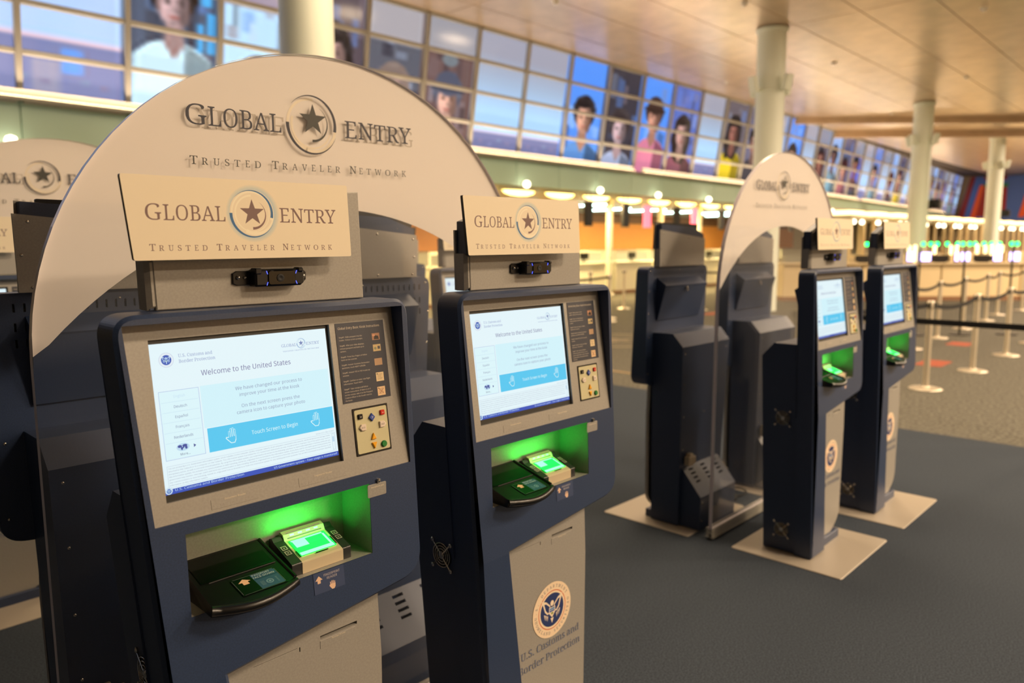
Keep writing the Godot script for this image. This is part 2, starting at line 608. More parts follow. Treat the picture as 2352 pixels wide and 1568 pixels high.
func make_prints() -> void:
	var cream := Color(0.93, 0.875, 0.765)
	var brown := Color(0.47, 0.36, 0.34)
	# header sign 0.448 x 0.148 m
	var c := Canvas.new(self, 1344, 444, cream)
	var k := 1344.0 / 0.448
	var px := func(x: float) -> float: return (x + 0.272) * k
	var py := func(y: float) -> float: return (1.675 - y) * k
	logo(c, px.call(-0.0425), py.call(1.6125), 0.0455 * k, brown, Color(0.50, 0.38, 0.36), Color(0.18, 0.40, 0.60), Color(0.97, 0.93, 0.82), Color(0.70, 0.78, 0.80), cream)
	c.text("G", px.call(-0.2395), py.call(1.5965), 0.0285 * k, brown, "Droid Serif", 0, 0.027 * k)
	c.text("LOBAL", px.call(-0.2090), py.call(1.5965), 0.0275 * k, brown, "Droid Serif", 0, 0.1125 * k)
	c.text("ENTRY", px.call(0.0146), py.call(1.5968), 0.0280 * k, brown, "Droid Serif", 0, 0.128 * k)
	tagline(func(s, x, f, cap): c.text(s, px.call(x), py.call(1.5430), cap * k, brown, "Droid Serif", 0, f * k), -0.2367, 0.3805)
	printed("sign_print", c.done(), 0.45)
	# the seal
	c = Canvas.new(self, 512, 512, Color(0.86, 0.75, 0.63))
	c.ellipse(256, 256, 250, 250, Color(0.93, 0.84, 0.72), 60)
	c.ellipse(256, 256, 176, 176, Color(0.80, 0.38, 0.20), 60)
	c.ellipse(256, 256, 168, 168, Color(0.94, 0.86, 0.74), 60)
	eagle(c, 256, 256, 150, Color(0.16, 0.22, 0.42), Color(0.93, 0.86, 0.76))
	ring_text(c, "U.S. DEPARTMENT OF", 256, 256, 198, -1.62, 1.62, 26, Color(0.30, 0.30, 0.36), false)
	ring_text(c, "HOMELAND SECURITY", 256, 256, 222, -1.35, 1.35, 26, Color(0.30, 0.30, 0.36), true)
	printed("seal_print", c.done(), 0.5)
	screen_print()
	# instruction label 0.1267 x 0.1735
	c = Canvas.new(self, 512, 700, Color(0.20, 0.215, 0.265))
	var pale := Color(0.86, 0.80, 0.70)
	c.text("Global Entry Basic Kiosk Instructions", 24, 56, 21, pale, "Droid Sans", 0, 440)
	var steps := [[130, "Step#1  Slide passport into the|reader. Follow screen prompts."], [203, "Step#2  After your data displays,|remove passport and look up at|camera."], [302, "Step#3  Press four fingers of either|hand on the scanner."], [372, "Step#4  Answer Customs Declaration|questions; touch NEXT SCREEN."], [440, "Step#5  Answer YES or NO in pop-up|window."], [514, "Step#6  Confirm or enter new flight|information. Touch NEXT."], [584, "Step#7  Take receipt and follow|screen instructions. If there is an X|on the receipt, take it to the Passport|Control officer in the booth nearest|the kiosk."]]
	for s in steps:
		var y: float = s[0]
		for line in s[1].split("|"):
			c.text(line, 26, y, 12.5, pale, "Droid Sans", 0, 0.0)
			y += 25.0
	var pics := [[145, Color(0.66, 0.48, 0.36)], [247, Color(0.80, 0.70, 0.50)], [374, Color(0.72, 0.58, 0.44)], [510, Color(0.90, 0.80, 0.62)], [640, Color(0.90, 0.76, 0.58)]]
	for n in pics.size():
		var y: float = pics[n][0]
		var hh := 62.0 if n < 3 else 80.0
		c.rect(372, y - hh / 2, 84, hh, pics[n][1])
		if n == 0:
			c.poly(PackedVector2Array([Vector2(392, y + 24), Vector2(398, y - 12), Vector2(440, y - 4), Vector2(446, y + 26)]), Color(0.14, 0.12, 0.12))
			c.ellipse(392, y - 12, 16, 10, Color(0.82, 0.60, 0.48))
		elif n == 1:
			c.rect(422, y - 14, 26, 26, Color(0.30, 0.30, 0.32))
			c.ellipse(396, y + 4, 14, 12, Color(0.55, 0.56, 0.42))
		elif n > 2:
			for m in 5:
				c.rect(384, y - 24 + m * 11, 56 - 6 * (m % 3), 3, Color(0.55, 0.45, 0.36))
			c.rect(380, y - 32, 12, 10, Color(0.4, 0.4, 0.3))
			if n == 4:
				c.poly(PackedVector2Array([Vector2(388, y - 22), Vector2(394, y - 22), Vector2(442, y + 26), Vector2(436, y + 26)]), Color(0.66, 0.44, 0.34))
				c.poly(PackedVector2Array([Vector2(442, y - 22), Vector2(436, y - 22), Vector2(388, y + 26), Vector2(394, y + 26)]), Color(0.66, 0.44, 0.34))
	printed("label_print", c.done(), 0.45)
	# sticker below the alcove
	c = Canvas.new(self, 320, 200, Color(0.255, 0.305, 0.43))
	var ar := Color(0.90, 0.76, 0.64)
	c.text("FINGERPRINT", 190, 52, 22, Color(0.78, 0.74, 0.72), "Droid Sans", 1, 168)
	c.text("READER", 190, 86, 22, Color(0.78, 0.74, 0.72), "Droid Sans", 1, 108)
	c.poly(PackedVector2Array([Vector2(54, 32), Vector2(92, 74), Vector2(70, 74), Vector2(70, 104), Vector2(38, 104), Vector2(38, 74), Vector2(16, 74)]), ar)
	for n in 4:
		c.poly(PackedVector2Array([Vector2(166 + n * 14, 150), Vector2(164 + n * 15, 112 + absf(n - 1.4) * 8), Vector2(172 + n * 15, 110 + absf(n - 1.4) * 8), Vector2(178 + n * 13, 150)]), ar)
	c.poly(PackedVector2Array([Vector2(166, 146), Vector2(220, 146), Vector2(218, 178), Vector2(206, 196), Vector2(182, 196), Vector2(168, 178), Vector2(156, 160), Vector2(158, 150)]), ar)
	printed("sticker_print", c.done(), 0.35)
	# print on the passport reader's tongue
	c = Canvas.new(self, 400, 260, Color(0.025, 0.027, 0.03))
	var grey := Color(0.42, 0.43, 0.44)
	c.swoosh(0, 0, 1, 0, 1, 1, 1, grey)
	for e in [[20, 8, 360, 3], [20, 249, 360, 3]]:
		c.rect(e[0], e[1], e[2], e[3], grey)
	for e in [[8, 20, 3, 220], [389, 20, 3, 220]]:
		c.rect(e[0], e[1], e[2], e[3], grey)
	c.poly(PackedVector2Array([Vector2(170, 14), Vector2(372, 14), Vector2(386, 30), Vector2(386, 246), Vector2(176, 246)]), Color(0.22, 0.33, 0.45))
	c.rect(176, 84, 208, 20, Color(0.17, 0.27, 0.38))
	c.text("PASSPORT", 262, 44, 24, Color(0.78, 0.80, 0.80), "Droid Sans", 1, 160)
	c.text("FACE-DOWN", 272, 80, 24, Color(0.78, 0.80, 0.80), "Droid Sans", 1, 190)
	c.ellipse(280, 172, 32, 32, Color(0.45, 0.55, 0.62))
	c.ellipse(280, 172, 22, 22, Color(0.26, 0.38, 0.50))
	c.star(280, 172, 16, Color(0.50, 0.60, 0.66))
	c.text("PASSPORT", 352, 216, 13, Color(0.50, 0.58, 0.62), "Droid Serif", 0, 84, -PI / 2)
	for n in 3:
		c.rect(204 + n * 12, 140, 4, 66, Color(0.42, 0.50, 0.56))
	c.poly(PackedVector2Array([Vector2(94, 34), Vector2(150, 76), Vector2(122, 80), Vector2(124, 118), Vector2(72, 118), Vector2(72, 80), Vector2(40, 78)]), Color(0.92, 0.74, 0.60))
	printed("passport_print", c.done(), 0.2)

func tagline(draw: Callable, x: float, full: float) -> void:
	# small capitals with wide spacing; draw(text, x, width, cap height)
	var unit := full / 33.6
	var at := 0.0
	var first := true
	for ch in "TRUSTED TRAVELER NETWORK":
		if ch == " ":
			at += 0.9
			first = true
			continue
		var wd: float = {"E": 0.62, "L": 0.62, "S": 0.60, "W": 1.25, "O": 0.95, "N": 0.95, "D": 0.88}.get(ch, 0.82)
		draw.call(ch, x + at * unit, wd * unit * (1.15 if first else 0.95), 0.0122 * full / 0.3805 * (1.0 if first else 0.82))
		at += wd + 0.62
		first = false

func ring_text(c: Canvas, s: String, cx: float, cy: float, r: float, a0: float, a1: float, cap: float, col: Color, below: bool) -> void:
	for k in s.length():
		if s[k] == " ":
			continue
		var a := lerpf(a0, a1, float(k) / (s.length() - 1))
		if below:
			c.text(s[k], cx + sin(a) * r, cy + cos(a) * r, cap, col, "Droid Serif", 1, 0.0, -a)
		else:
			c.text(s[k], cx + sin(a) * r, cy - cos(a) * r, cap, col, "Droid Serif", 1, 0.0, a)

func screen_print() -> void:
	var w := 1280.0
	var h := 954.0
	var c := Canvas.new(self, 1280, 954, Color(0.965, 0.985, 1.0))
	var lilac := Color(0.60, 0.63, 0.80)
	var ink := Color(0.52, 0.50, 0.66)
	c.ellipse(0.085 * w, 0.112 * h, 47, 47, Color(0.84, 0.84, 0.92))
	c.ellipse(0.085 * w, 0.112 * h, 44, 44, Color(0.97, 0.96, 0.98))
	eagle(c, 0.085 * w, 0.112 * h, 32, Color(0.22, 0.36, 0.72), Color(0.90, 0.95, 1.0))
	c.text("U.S. Customs and", 0.145 * w, 0.102 * h, 21, lilac, "Droid Serif", 0, 224)
	c.text("Border Protection", 0.145 * w, 0.140 * h, 21, lilac, "Droid Serif", 0, 240)
	var gx := 0.835 * w
	var gy := 0.094 * h
	c.text("GLOBAL", 0.713 * w, 0.112 * h, 21, lilac, "Droid Serif", 0, 118)
	c.text("ENTRY", 0.868 * w, 0.112 * h, 21, lilac, "Droid Serif", 0, 108)
	logo(c, gx, gy, 36, Color(0.50, 0.54, 0.74), lilac, Color(0.45, 0.58, 0.80), Color(0.86, 0.91, 0.96), Color(0.93, 0.96, 0.99), Color(0.965, 0.985, 1.0))
	c.text("TRUSTED TRAVELER NETWORK", 0.718 * w, 0.148 * h, 8, lilac, "Droid Serif", 0, 295)
	c.text("Welcome to the United States", 0.25 * w, 0.243 * h, 35, ink, "Droid Sans", 0, 0.507 * w)
	c.rect(0.236 * w, 0.314 * h, 0.752 * w, 0.292 * h, Color(0.89, 0.975, 1.0))
	for e in [[0.378, "We have changed our process to", 0.395], [0.424, "improve your time at the kiosk", 0.355], [0.504, "On the next screen press the", 0.345], [0.548, "camera icon to capture your photo", 0.404]]:
		c.text(e[1], 0.618 * w, e[0] * h, 23, Color(0.62, 0.65, 0.76), "Droid Sans", 1, e[2] * w)
	c.rect(0.248 * w, 0.611 * h, 0.743 * w, 0.166 * h, Color(0.34, 0.80, 0.96))
	c.text("Touch Screen to Begin", 0.622 * w, 0.710 * h, 27, Color(0.97, 1, 1), "Droid Sans", 1, 0.275 * w)
	hand(c, 0.374 * w, 0.694 * h, 54)
	hand(c, 0.876 * w, 0.692 * h, 54)
	# languages
	c.frame(0.028 * w, 0.318 * h, 0.200 * w, 0.460 * h, 2.5, Color(0.66, 0.74, 0.90))
	c.rect(0.032 * w, 0.324 * h, 0.192 * w, 0.448 * h, Color(0.93, 0.985, 1.0))
	var names := ["English", "Deutsch", "Español", "Français", "Nederlands"]
	for k in 5:
		c.text(names[k], 0.128 * w, (0.368 + 0.068 * k) * h, 17, Color(0.84, 0.90, 0.97) if k == 0 else Color(0.56, 0.58, 0.70), "Droid Sans", 1)
		c.rect(0.036 * w, (0.393 + 0.068 * k) * h, 0.184 * w, 1.5, Color(0.80, 0.87, 0.95))
	c.ellipse(0.118 * w, 0.703 * h, 42, 25, Color(0.80, 0.88, 0.96))
	for b in [[-20, -6, 14, 9], [-8, 9, 7, 10], [12, -8, 16, 9], [20, 6, 8, 10], [2, 2, 5, 6]]:
		c.ellipse(0.118 * w + b[0], 0.703 * h + b[1], b[2], b[3], Color(0.26, 0.32, 0.62), 12)
	c.poly(PackedVector2Array([Vector2(0.172 * w, 0.694 * h), Vector2(0.172 * w, 0.718 * h), Vector2(0.184 * w, 0.706 * h)]), Color(0.30, 0.34, 0.60))
	c.text("More...", 0.126 * w, 0.758 * h, 15, Color(0.50, 0.52, 0.62), "Droid Sans", 1)
	# small print
	c.text("Version 4.2.1  May 15 2017", 0.985 * w, 0.806 * h, 9, Color(0.72, 0.74, 0.80), "Droid Sans", 2)
	c.frame(0.028 * w, 0.815 * h, 0.962 * w, 0.142 * h, 1.5, Color(0.74, 0.77, 0.84))
	var fine := ["You are accessing a U.S. Government information system, which includes: (1) this computer, (2) this computer network, (3) all computers connected to this network, and (4) all devices and storage media", "attached to this network or to a computer on this network. This information system is provided for U.S. Government authorized use only. Unauthorized or improper use of this system may result in", "disciplinary action, as well as civil and criminal penalties. By using this information system, you understand and consent to the following: you have no reasonable expectation of privacy when you use", "this information system; this includes any communications or data transiting, stored on, originated from or directed to this information system. At any time, and for any lawful government purpose, the", "government may monitor, intercept, search and seize any communication or data transiting, stored on, originated from or directed to or from this information system. The government may disclose or use", "any communications or data transiting, stored on, originated from or directed to or from this information system for any lawful government purpose. You are NOT authorized to process classified", "information on this information system."]
	for k in fine.size():
		c.text(fine[k], 0.034 * w, (0.835 + 0.0185 * k) * h, 8.5, Color(0.70, 0.71, 0.78), "Droid Sans", 0, 0.92 * w if k < 6 else 0.19 * w)
	c.frame(0.968 * w, 0.823 * h, 0.016 * w, 0.124 * h, 1.5, Color(0.66, 0.70, 0.80))
	c.rect(0.970 * w, 0.846 * h, 0.012 * w, 0.04 * h, Color(0.80, 0.88, 0.95))
	c.rect(0.0, 0.966 * h, w, 0.034 * h, Color(0.20, 0.33, 0.74))
	c.text("U.S. Customs and Border Protection", 0.056 * w, 0.985 * h, 15, Color(0.86, 0.92, 1.0), "Droid Sans", 0, 0.36 * w)
	c.text("US Government system – Your usage is monitored!", 0.99 * w, 0.990 * h, 15, Color(0.90, 0.95, 1.0), "Droid Sans", 2, 0.40 * w)
	c.ellipse(0.026 * w, 0.975 * h, 23, 23, Color(0.88, 0.92, 0.97))
	eagle(c, 0.026 * w, 0.977 * h, 15, Color(0.30, 0.45, 0.75), Color(0.90, 0.95, 1.0))
	var t := c.done()
	var m := mat("screen_glass", Color(0.04, 0.04, 0.045), 0.12, 0.0, 0.5)
	m.emission_enabled = true
	m.emission = Color(0.93, 0.99, 1.0)
	m.emission_operator = BaseMaterial3D.EMISSION_OP_MULTIPLY
	m.emission_texture = t
	m.emission_energy_multiplier = SCREEN
	m.texture_repeat = false

func hand(c: Canvas, x: float, y: float, r: float) -> void:
	var white := Color(0.97, 1, 1)
	var aqua := Color(0.34, 0.80, 0.96)
	for pass_ in 2:
		var g := 0.0 if pass_ == 0 else -5.0
		var col := white if pass_ == 0 else aqua
		for f in [[-0.30, -0.55, 0.16], [-0.08, -0.86, 0.16], [0.16, -0.92, 0.16], [0.40, -0.72, 0.15]]:
			var fx: float = x + f[0] * r
			c.rect(fx - f[2] * r / 1.35 - g * 0.5, y + f[1] * r, f[2] * r * 1.48 + g, r * 1.1, col)
			c.ellipse(fx, y + f[1] * r, f[2] * r * 0.74 + g * 0.5, f[2] * r * 0.9 + g * 0.5, col, 14)
		var p := PackedVector2Array()
		for q in [[-0.44, 0.02], [0.54, -0.10], [0.52, 0.50], [0.34, 0.86], [-0.18, 0.86], [-0.50, 0.52], [-0.82, 0.16], [-0.74, -0.02], [-0.58, 0.02]]:
			p.append(Vector2(x + q[0] * r, y + q[1] * r))
		c.poly(p if pass_ == 0 else inset_px(p, 5.0), col)
	for f in [-0.19, 0.04, 0.28]:
		c.rect(x + f * r - 1.5, y - 0.55 * r, 3, r * 0.55, white)

func inset_px(p: PackedVector2Array, d: float) -> PackedVector2Array:
	return inset(p, d)

# ------------------------------------------------------------------ the kiosk
func front_z(y: float) -> float:
	return (1.434 - y) * 0.034 if y >= 0.735 else lerpf(0.008, 0.0238, y / 0.735)

func on_face(p: Vector2, n := 0.0) -> Vector3:
	# p.y is the height; the panel leans back by TILT
	return Vector3(p.x, p.y, -0.00505 - (p.y - 1.157) * tan(TILT)) + Vector3(0, sin(TILT), cos(TILT)) * n

func face_xf(x: float, y: float, n := 0.0) -> Transform3D:
	return Transform3D(Basis(Vector3(1, 0, 0), Vector3(0, cos(TILT), -sin(TILT)), Vector3(0, sin(TILT), cos(TILT))), on_face(Vector2(x, y), n))

func panel_z(x: float) -> float:
	return -0.034 + x * 0.0

func body_left(y: float) -> float:
	return lerpf(-0.195, -0.262, y / 1.07)

func body_right(y: float) -> float:
	return lerpf(0.236, 0.256, y / 1.07)

func make_kiosk() -> Node3D:
	var k := thing("passport_kiosk", "navy passport kiosk with cream header sign and a sharp lit welcome screen", "kiosk", "self-service passport kiosks")
	# --- front shell: one bent navy sheet with the screen opening and the alcove
	var out := rounded([[-0.312, 1.434, 0.042], [0.316, 1.434, 0.042], [0.328, 0.790, 0.065], [-0.153, 0.735, 0.0], [-0.05, 0.012, 0.0], [-0.21, 0.012, 0.0]], 14)
	var win := PackedVector2Array([Vector2(-0.296, 1.417), Vector2(0.298, 1.417), Vector2(0.304, 1.057), Vector2(-0.267, 1.057)])
	var alc := PackedVector2Array([Vector2(-0.2155, 1.032), Vector2(0.188, 1.032), Vector2(0.188, 0.875), Vector2(-0.2155, 0.875)])
	var st := begin()
	var b := 0.007
	var inn := inset(out, b)
	var fz := func(p): return Vector3(p.x, p.y, front_z(p.y))
	for cell in [[-1.0, 0.735, 0.0, 2.0], [0.0, 0.735, 1.0, 2.0], [-1.0, -1.0, 1.0, 0.735]]:
		var box_ := PackedVector2Array([Vector2(cell[0], cell[1]), Vector2(cell[2], cell[1]), Vector2(cell[2], cell[3]), Vector2(cell[0], cell[3])])
		for piece in Geometry2D.intersect_polygons(inn, box_):
			for p2 in Geometry2D.clip_polygons(piece, win):
				for p3 in Geometry2D.clip_polygons(p2, alc):
					face(st, p3, fz)
	var n := out.size()
	for i in n:
		var a := out[i]
		var c := out[(i + 1) % n]
		var ia := inn[i]
		var ic := inn[(i + 1) % n]
		quad(st, Vector3(ia.x, ia.y, front_z(ia.y)), Vector3(ic.x, ic.y, front_z(ic.y)), Vector3(c.x, c.y, front_z(c.y) - b), Vector3(a.x, a.y, front_z(a.y) - b))
		quad(st, Vector3(a.x, a.y, front_z(a.y) - b), Vector3(c.x, c.y, front_z(c.y) - b), Vector3(c.x, c.y, -0.08), Vector3(a.x, a.y, -0.08))
	for i in 4:
		var a := win[i]
		var c := win[(i + 1) % 4]
		quad(st, Vector3(a.x, a.y, front_z(a.y)), Vector3(c.x, c.y, front_z(c.y)), on_face(c, -0.004), on_face(a, -0.004))
	put(st, "front_shell", "navy_coat", k)
	# --- back cover of the head, with louvre slots
	st = begin()
	var holes := []
	for i in 22:
		holes.append(Rect2(-0.262 + i * 0.0245, 1.385, 0.0055, 0.022))
	for i in 3:
		for j in 2:
			for s in [-0.262 + i * 0.0245, 0.252 - i * 0.0245]:
				holes.append(Rect2(s, 1.335 - j * 0.042, 0.0055, 0.022))
	holes.append(Rect2(-0.222, 0.868, 0.416, 0.171))
	var head := rounded([[-0.312, 1.434, 0.042], [0.316, 1.434, 0.042], [0.328, 0.790, 0.065], [-0.265, 0.722, 0.0]], 8)
	holed(st, head, holes, func(p): return Vector3(p.x, p.y, -0.08), func(p): return Vector3(p.x, p.y, -0.076))
	put(st, "back_cover", "navy_coat", k)
	# --- wedge-shaped housing on the back of the head
	st = begin()
	var w0 := -0.206
	var w1 := 0.231
	var prof := [Vector2(-0.08, 1.374), Vector2(-0.142, 1.332), Vector2(-0.138, 1.326), Vector2(-0.088, 1.142), Vector2(-0.08, 1.142)]
	for i in prof.size() - 1:
		var p: Vector2 = prof[i]
		var q: Vector2 = prof[i + 1]
		quad(st, Vector3(w0, p.y, p.x), Vector3(w1, p.y, p.x), Vector3(w1, q.y, q.x), Vector3(w0, q.y, q.x))
	for x in [w0, w1]:
		for i in range(1, prof.size() - 1):
			tri3(st, Vector3(x, prof[0].y, prof[0].x), Vector3(x, prof[i].y, prof[i].x), Vector3(x, prof[i + 1].y, prof[i + 1].x))
	var hump := put(st, "rear_housing", "navy_coat", k)
	st = begin()
	lathe(st, [[0.007, 0.0], [0.007, 0.008], [0.004, 0.01], [0.0, 0.01]], Transform3D(Basis(Vector3.RIGHT, -PI / 2), Vector3(0.02, 1.315, -0.137)), 12)
	box(st, Vector3(0.012, 1.303, -0.142), Vector3(0.012, 0.014, 0.005), 0.001)
	put(st, "lock", "chrome", hump)
	# --- tan screen panel
	st = begin()
	var ap := Rect2(-0.241, 1.094, 0.372, 0.291)
	holed(st, PackedVector2Array([Vector2(-0.276, 1.05), Vector2(0.311, 1.05), Vector2(0.306, 1.400), Vector2(0.290, 1.422), Vector2(-0.284, 1.422), Vector2(-0.300, 1.400)]), [ap], func(p): return on_face(p), func(p): return on_face(p, -0.011))
	var bez := put(st, "screen_panel", "tan_coat", k)
	st = begin()
	uvquad(st, on_face(Vector2(-0.2415, 1.3775), -0.0065), on_face(Vector2(0.1245, 1.3775), -0.0065), on_face(Vector2(0.1245, 1.1075), -0.0065), on_face(Vector2(-0.2415, 1.1075), -0.0065))
	put(st, "display_screen", "screen_glass", k)
	st = begin()
	box(st, Vector3(0, 0, -0.006), Vector3(0.40, 0.32, 0.010), 0.001, face_xf(-0.055, 1.24, -0.0068))
	put(st, "monitor_case", "dark_grey", k)
	st = begin()
	uvquad(st, on_face(Vector2(0.145, 1.385), 0.0009), on_face(Vector2(0.2717, 1.385), 0.0009), on_face(Vector2(0.2717, 1.213), 0.0009), on_face(Vector2(0.145, 1.213), 0.0009))
	put(st, "instruction_label", "label_print", bez)
	for e in [[-0.115, "Document Reader", 0.095], [0.078, "Fingerprint Reader", 0.115]]:
		st = begin()
		box(st, Vector3.ZERO, Vector3(e[2], 0.019, 0.0010), 0.0004, face_xf(e[0], 1.072, 0.0))
		for i in 14:
			for j in 2:
				if (i * 7 + j * 5) % 3 > 0:
					box(st, Vector3(-e[2] * 0.44 + i * e[2] * 0.066, -0.006 + j * 0.003, 0.0005), Vector3(0.0014, 0.0014, 0.0006), 0.0, face_xf(e[0], 1.072, 0.0))
		var plate := put(st, "braille_plate", "tan_coat", bez)
		plate.set_meta("label", "raised tan plate with braille dots")
		st = begin()
		letters(st, e[1], "Droid Sans", on_face(Vector2(e[0] - 0.021, 1.0765), 0.0014), Vector3(1, 0, 0), Vector3(0, 1, 0), 0.0035, 0.042)
		put(st, "braille_plate_lettering", "print_pale", bez)
	keypad(k)
	alcove(k)
	passport_reader(k)
	fingerprint_reader(k)
	# --- plate and jack right of the alcove, sticker below it
	st = begin()
	prism(st, rrect(0.182, 1.0, 0.232, 1.029, 0.003), front_z(1.015) - 0.001, front_z(1.015) + 0.0015, Transform3D(), 0.0005)
	var jack_plate := put(st, "headphone_plate", "tan_coat", k)
	st = begin()
	letters(st, "Headphone Jack", "Droid Sans", Vector3(0.191, 1.021, front_z(1.015) + 0.0019), Vector3.RIGHT, Vector3.UP, 0.0032, 0.034)
	put(st, "lettering", "print_pale", jack_plate)
	st = begin()
	var jt := Transform3D(Basis(Vector3.RIGHT, PI / 2), Vector3(0.211, 1.0345, front_z(1.03)))
	lathe(st, [[0.0052, -0.002], [0.0052, 0.004], [0.004, 0.0055], [0.0022, 0.0055], [0.0022, 0.0], [0.0, 0.0]], jt, 16)
	put(st, "jack_socket", "chrome", k)
	st = begin()
	var sx := func(x: float, y: float) -> Vector3: return Vector3(x, y, front_z(y) + 0.0008)
	uvquad(st, sx.call(0.037, 0.874), sx.call(0.111, 0.874), sx.call(0.113, 0.828), sx.call(0.039, 0.828))
	put(st, "fingerprint_sticker", "sticker_print", k)
	lower_panel(k)
	body(k)
	header(k)
	# screws
	st = smooth_begin()
	lathe(st, [[0.0042, 0.0], [0.0038, 0.0014], [0.0024, 0.0024], [0.0, 0.0028]], Transform3D(Basis(Vector3.RIGHT, -PI / 2)), 10)
	st.index()
	st.generate_normals()
	var screw := st.commit()
	for e in [[0.29, 1.41], [-0.288, 1.41], [0.304, 1.30], [-0.298, 1.30], [0.308, 1.18], [-0.29, 1.18], [0.30, 1.05], [-0.282, 1.05], [0.24, 1.062], [-0.22, 1.062], [0.305, 0.85], [0.0, 1.41]]:
		put_mesh(screw, "screw", "chrome", k, Transform3D(Basis(), Vector3(e[0], e[1], -0.08)))
	for e in [[0.225, 0.97], [-0.225, 0.97], [0.222, 0.80], [-0.216, 0.80], [0.22, 0.62], [-0.21, 0.62], [0.0, 0.62], [0.215, 0.44], [-0.2, 0.44]]:
		put_mesh(screw, "screw", "chrome", k, Transform3D(Basis(), Vector3(e[0], e[1], lerpf(-0.25, -0.265, e[1]))))
	for e in [[0.20, 0.165], [-0.15, 0.165], [0.2, 0.06], [-0.15, 0.06]]:
		put_mesh(screw, "cover_screw", "chrome", k.get_node("louvred_cover"), Transform3D(Basis(), Vector3(e[0], e[1], -0.375)))
	return k

func keypad(k: Node3D) -> void:
	var st := begin()
	var x0 := 0.1645
	var y0 := 1.1995
	var sx := 0.094
	var sy := 0.1045
	var cx := x0 + sx / 2
	var cy := y0 - sy / 2
	prism(st, rrect(-sx / 2, -sy / 2, sx / 2, sy / 2, 0.002), -0.001, 0.0016, face_xf(cx, cy), 0.0006)
	var base := put(st, "keypad", "black_plastic", k)
	st = begin()
	prism(st, rrect(-sx / 2 + 0.004, -sy / 2 + 0.004, sx / 2 - 0.004, sy / 2 - 0.004, 0.004), 0.0, 0.0022, face_xf(cx, cy), 0.0004)
	put(st, "key_plate", "key_face", base)
	var sq := rrect(-0.0058, -0.0055, 0.0058, 0.0055, 0.0018)
	var dia := rounded([[0, 0.0095, 0.001], [0.0085, 0, 0.001], [0, -0.0095, 0.001], [-0.0085, 0, 0.001]], 2)
	var lf := rounded([[-0.0095, 0, 0.0012], [-0.004, 0.007, 0.0012], [0.008, 0.007, 0.001], [0.008, -0.007, 0.001], [-0.004, -0.007, 0.0012]], 2)
	var rt := PackedVector2Array()
	for p in lf:
		rt.append(Vector2(-p.x, p.y))
	var up := rounded([[0, 0.008, 0.001], [0.0068, -0.0068, 0.001], [-0.0068, -0.0068, 0.001]], 2)
	var dn := PackedVector2Array()
	for p in up:
		dn.append(Vector2(p.x, -p.y))
	var disc := PackedVector2Array()
	for i in 20:
		disc.append(Vector2(cos(TAU * i / 20), sin(TAU * i / 20)) * 0.0072)
	for e in [["back_key", 0.185, 0.185, sq, "black_plastic", "«"], ["help_key", 0.50, 0.240, dia, "key_blue", "?"], ["forward_key", 0.81, 0.180, sq, "key_red", "»"], ["next_key", 0.785, 0.425, rt, "key_white", "NEXT"], ["previous_key", 0.225, 0.42, lf, "key_white", "BACK"], ["up_key", 0.50, 0.64, up, "key_yellow", ""], ["down_key", 0.50, 0.835, dn, "key_yellow", ""], ["enter_key", 0.775, 0.845, disc, "key_green", ""]]:
		st = begin()
		var t := face_xf(x0 + e[1] * sx, y0 - e[2] * sy, 0.0022)
		prism(st, e[3], 0.0, 0.0042, t, 0.0012)
		if e[5]:
			var g := begin()
			var wd := 0.009 if e[5].length() > 1 else 0.0045
			letters(g, e[5], "Droid Sans", t * Vector3(-wd / 2, -0.0018, 0.0043), t.basis.x, t.basis.y, 0.0036, wd)
			put(g, "key_lettering", "key_letters" if e[5].length() > 1 else "white_print", base)
		put(st, e[0], e[4], base)

func alcove(k: Node3D) -> void:
	var st := begin()
	var x0 := -0.2155
	var x1 := 0.188
	var yb := 0.875
	var yt := 1.032
	var zb := -0.094
	var f := func(x: float, y: float) -> Vector3: return Vector3(x, y, front_z(y) - 0.001)
	quad(st, f.call(x0, yb), f.call(x1, yb), Vector3(x1, yb, zb), Vector3(x0, yb, zb))
	quad(st, f.call(x0, yt), f.call(x1, yt), Vector3(x1, yt, zb), Vector3(x0, yt, zb))
	quad(st, f.call(x0, yb), f.call(x0, yt), Vector3(x0, yt, zb), Vector3(x0, yb, zb))
	quad(st, f.call(x1, yb), f.call(x1, yt), Vector3(x1, yt, zb), Vector3(x1, yb, zb))
	quad(st, Vector3(x0, yb, zb), Vector3(x1, yb, zb), Vector3(x1, yt, zb), Vector3(x0, yt, zb))
	put(st, "alcove", "tan_coat", k)

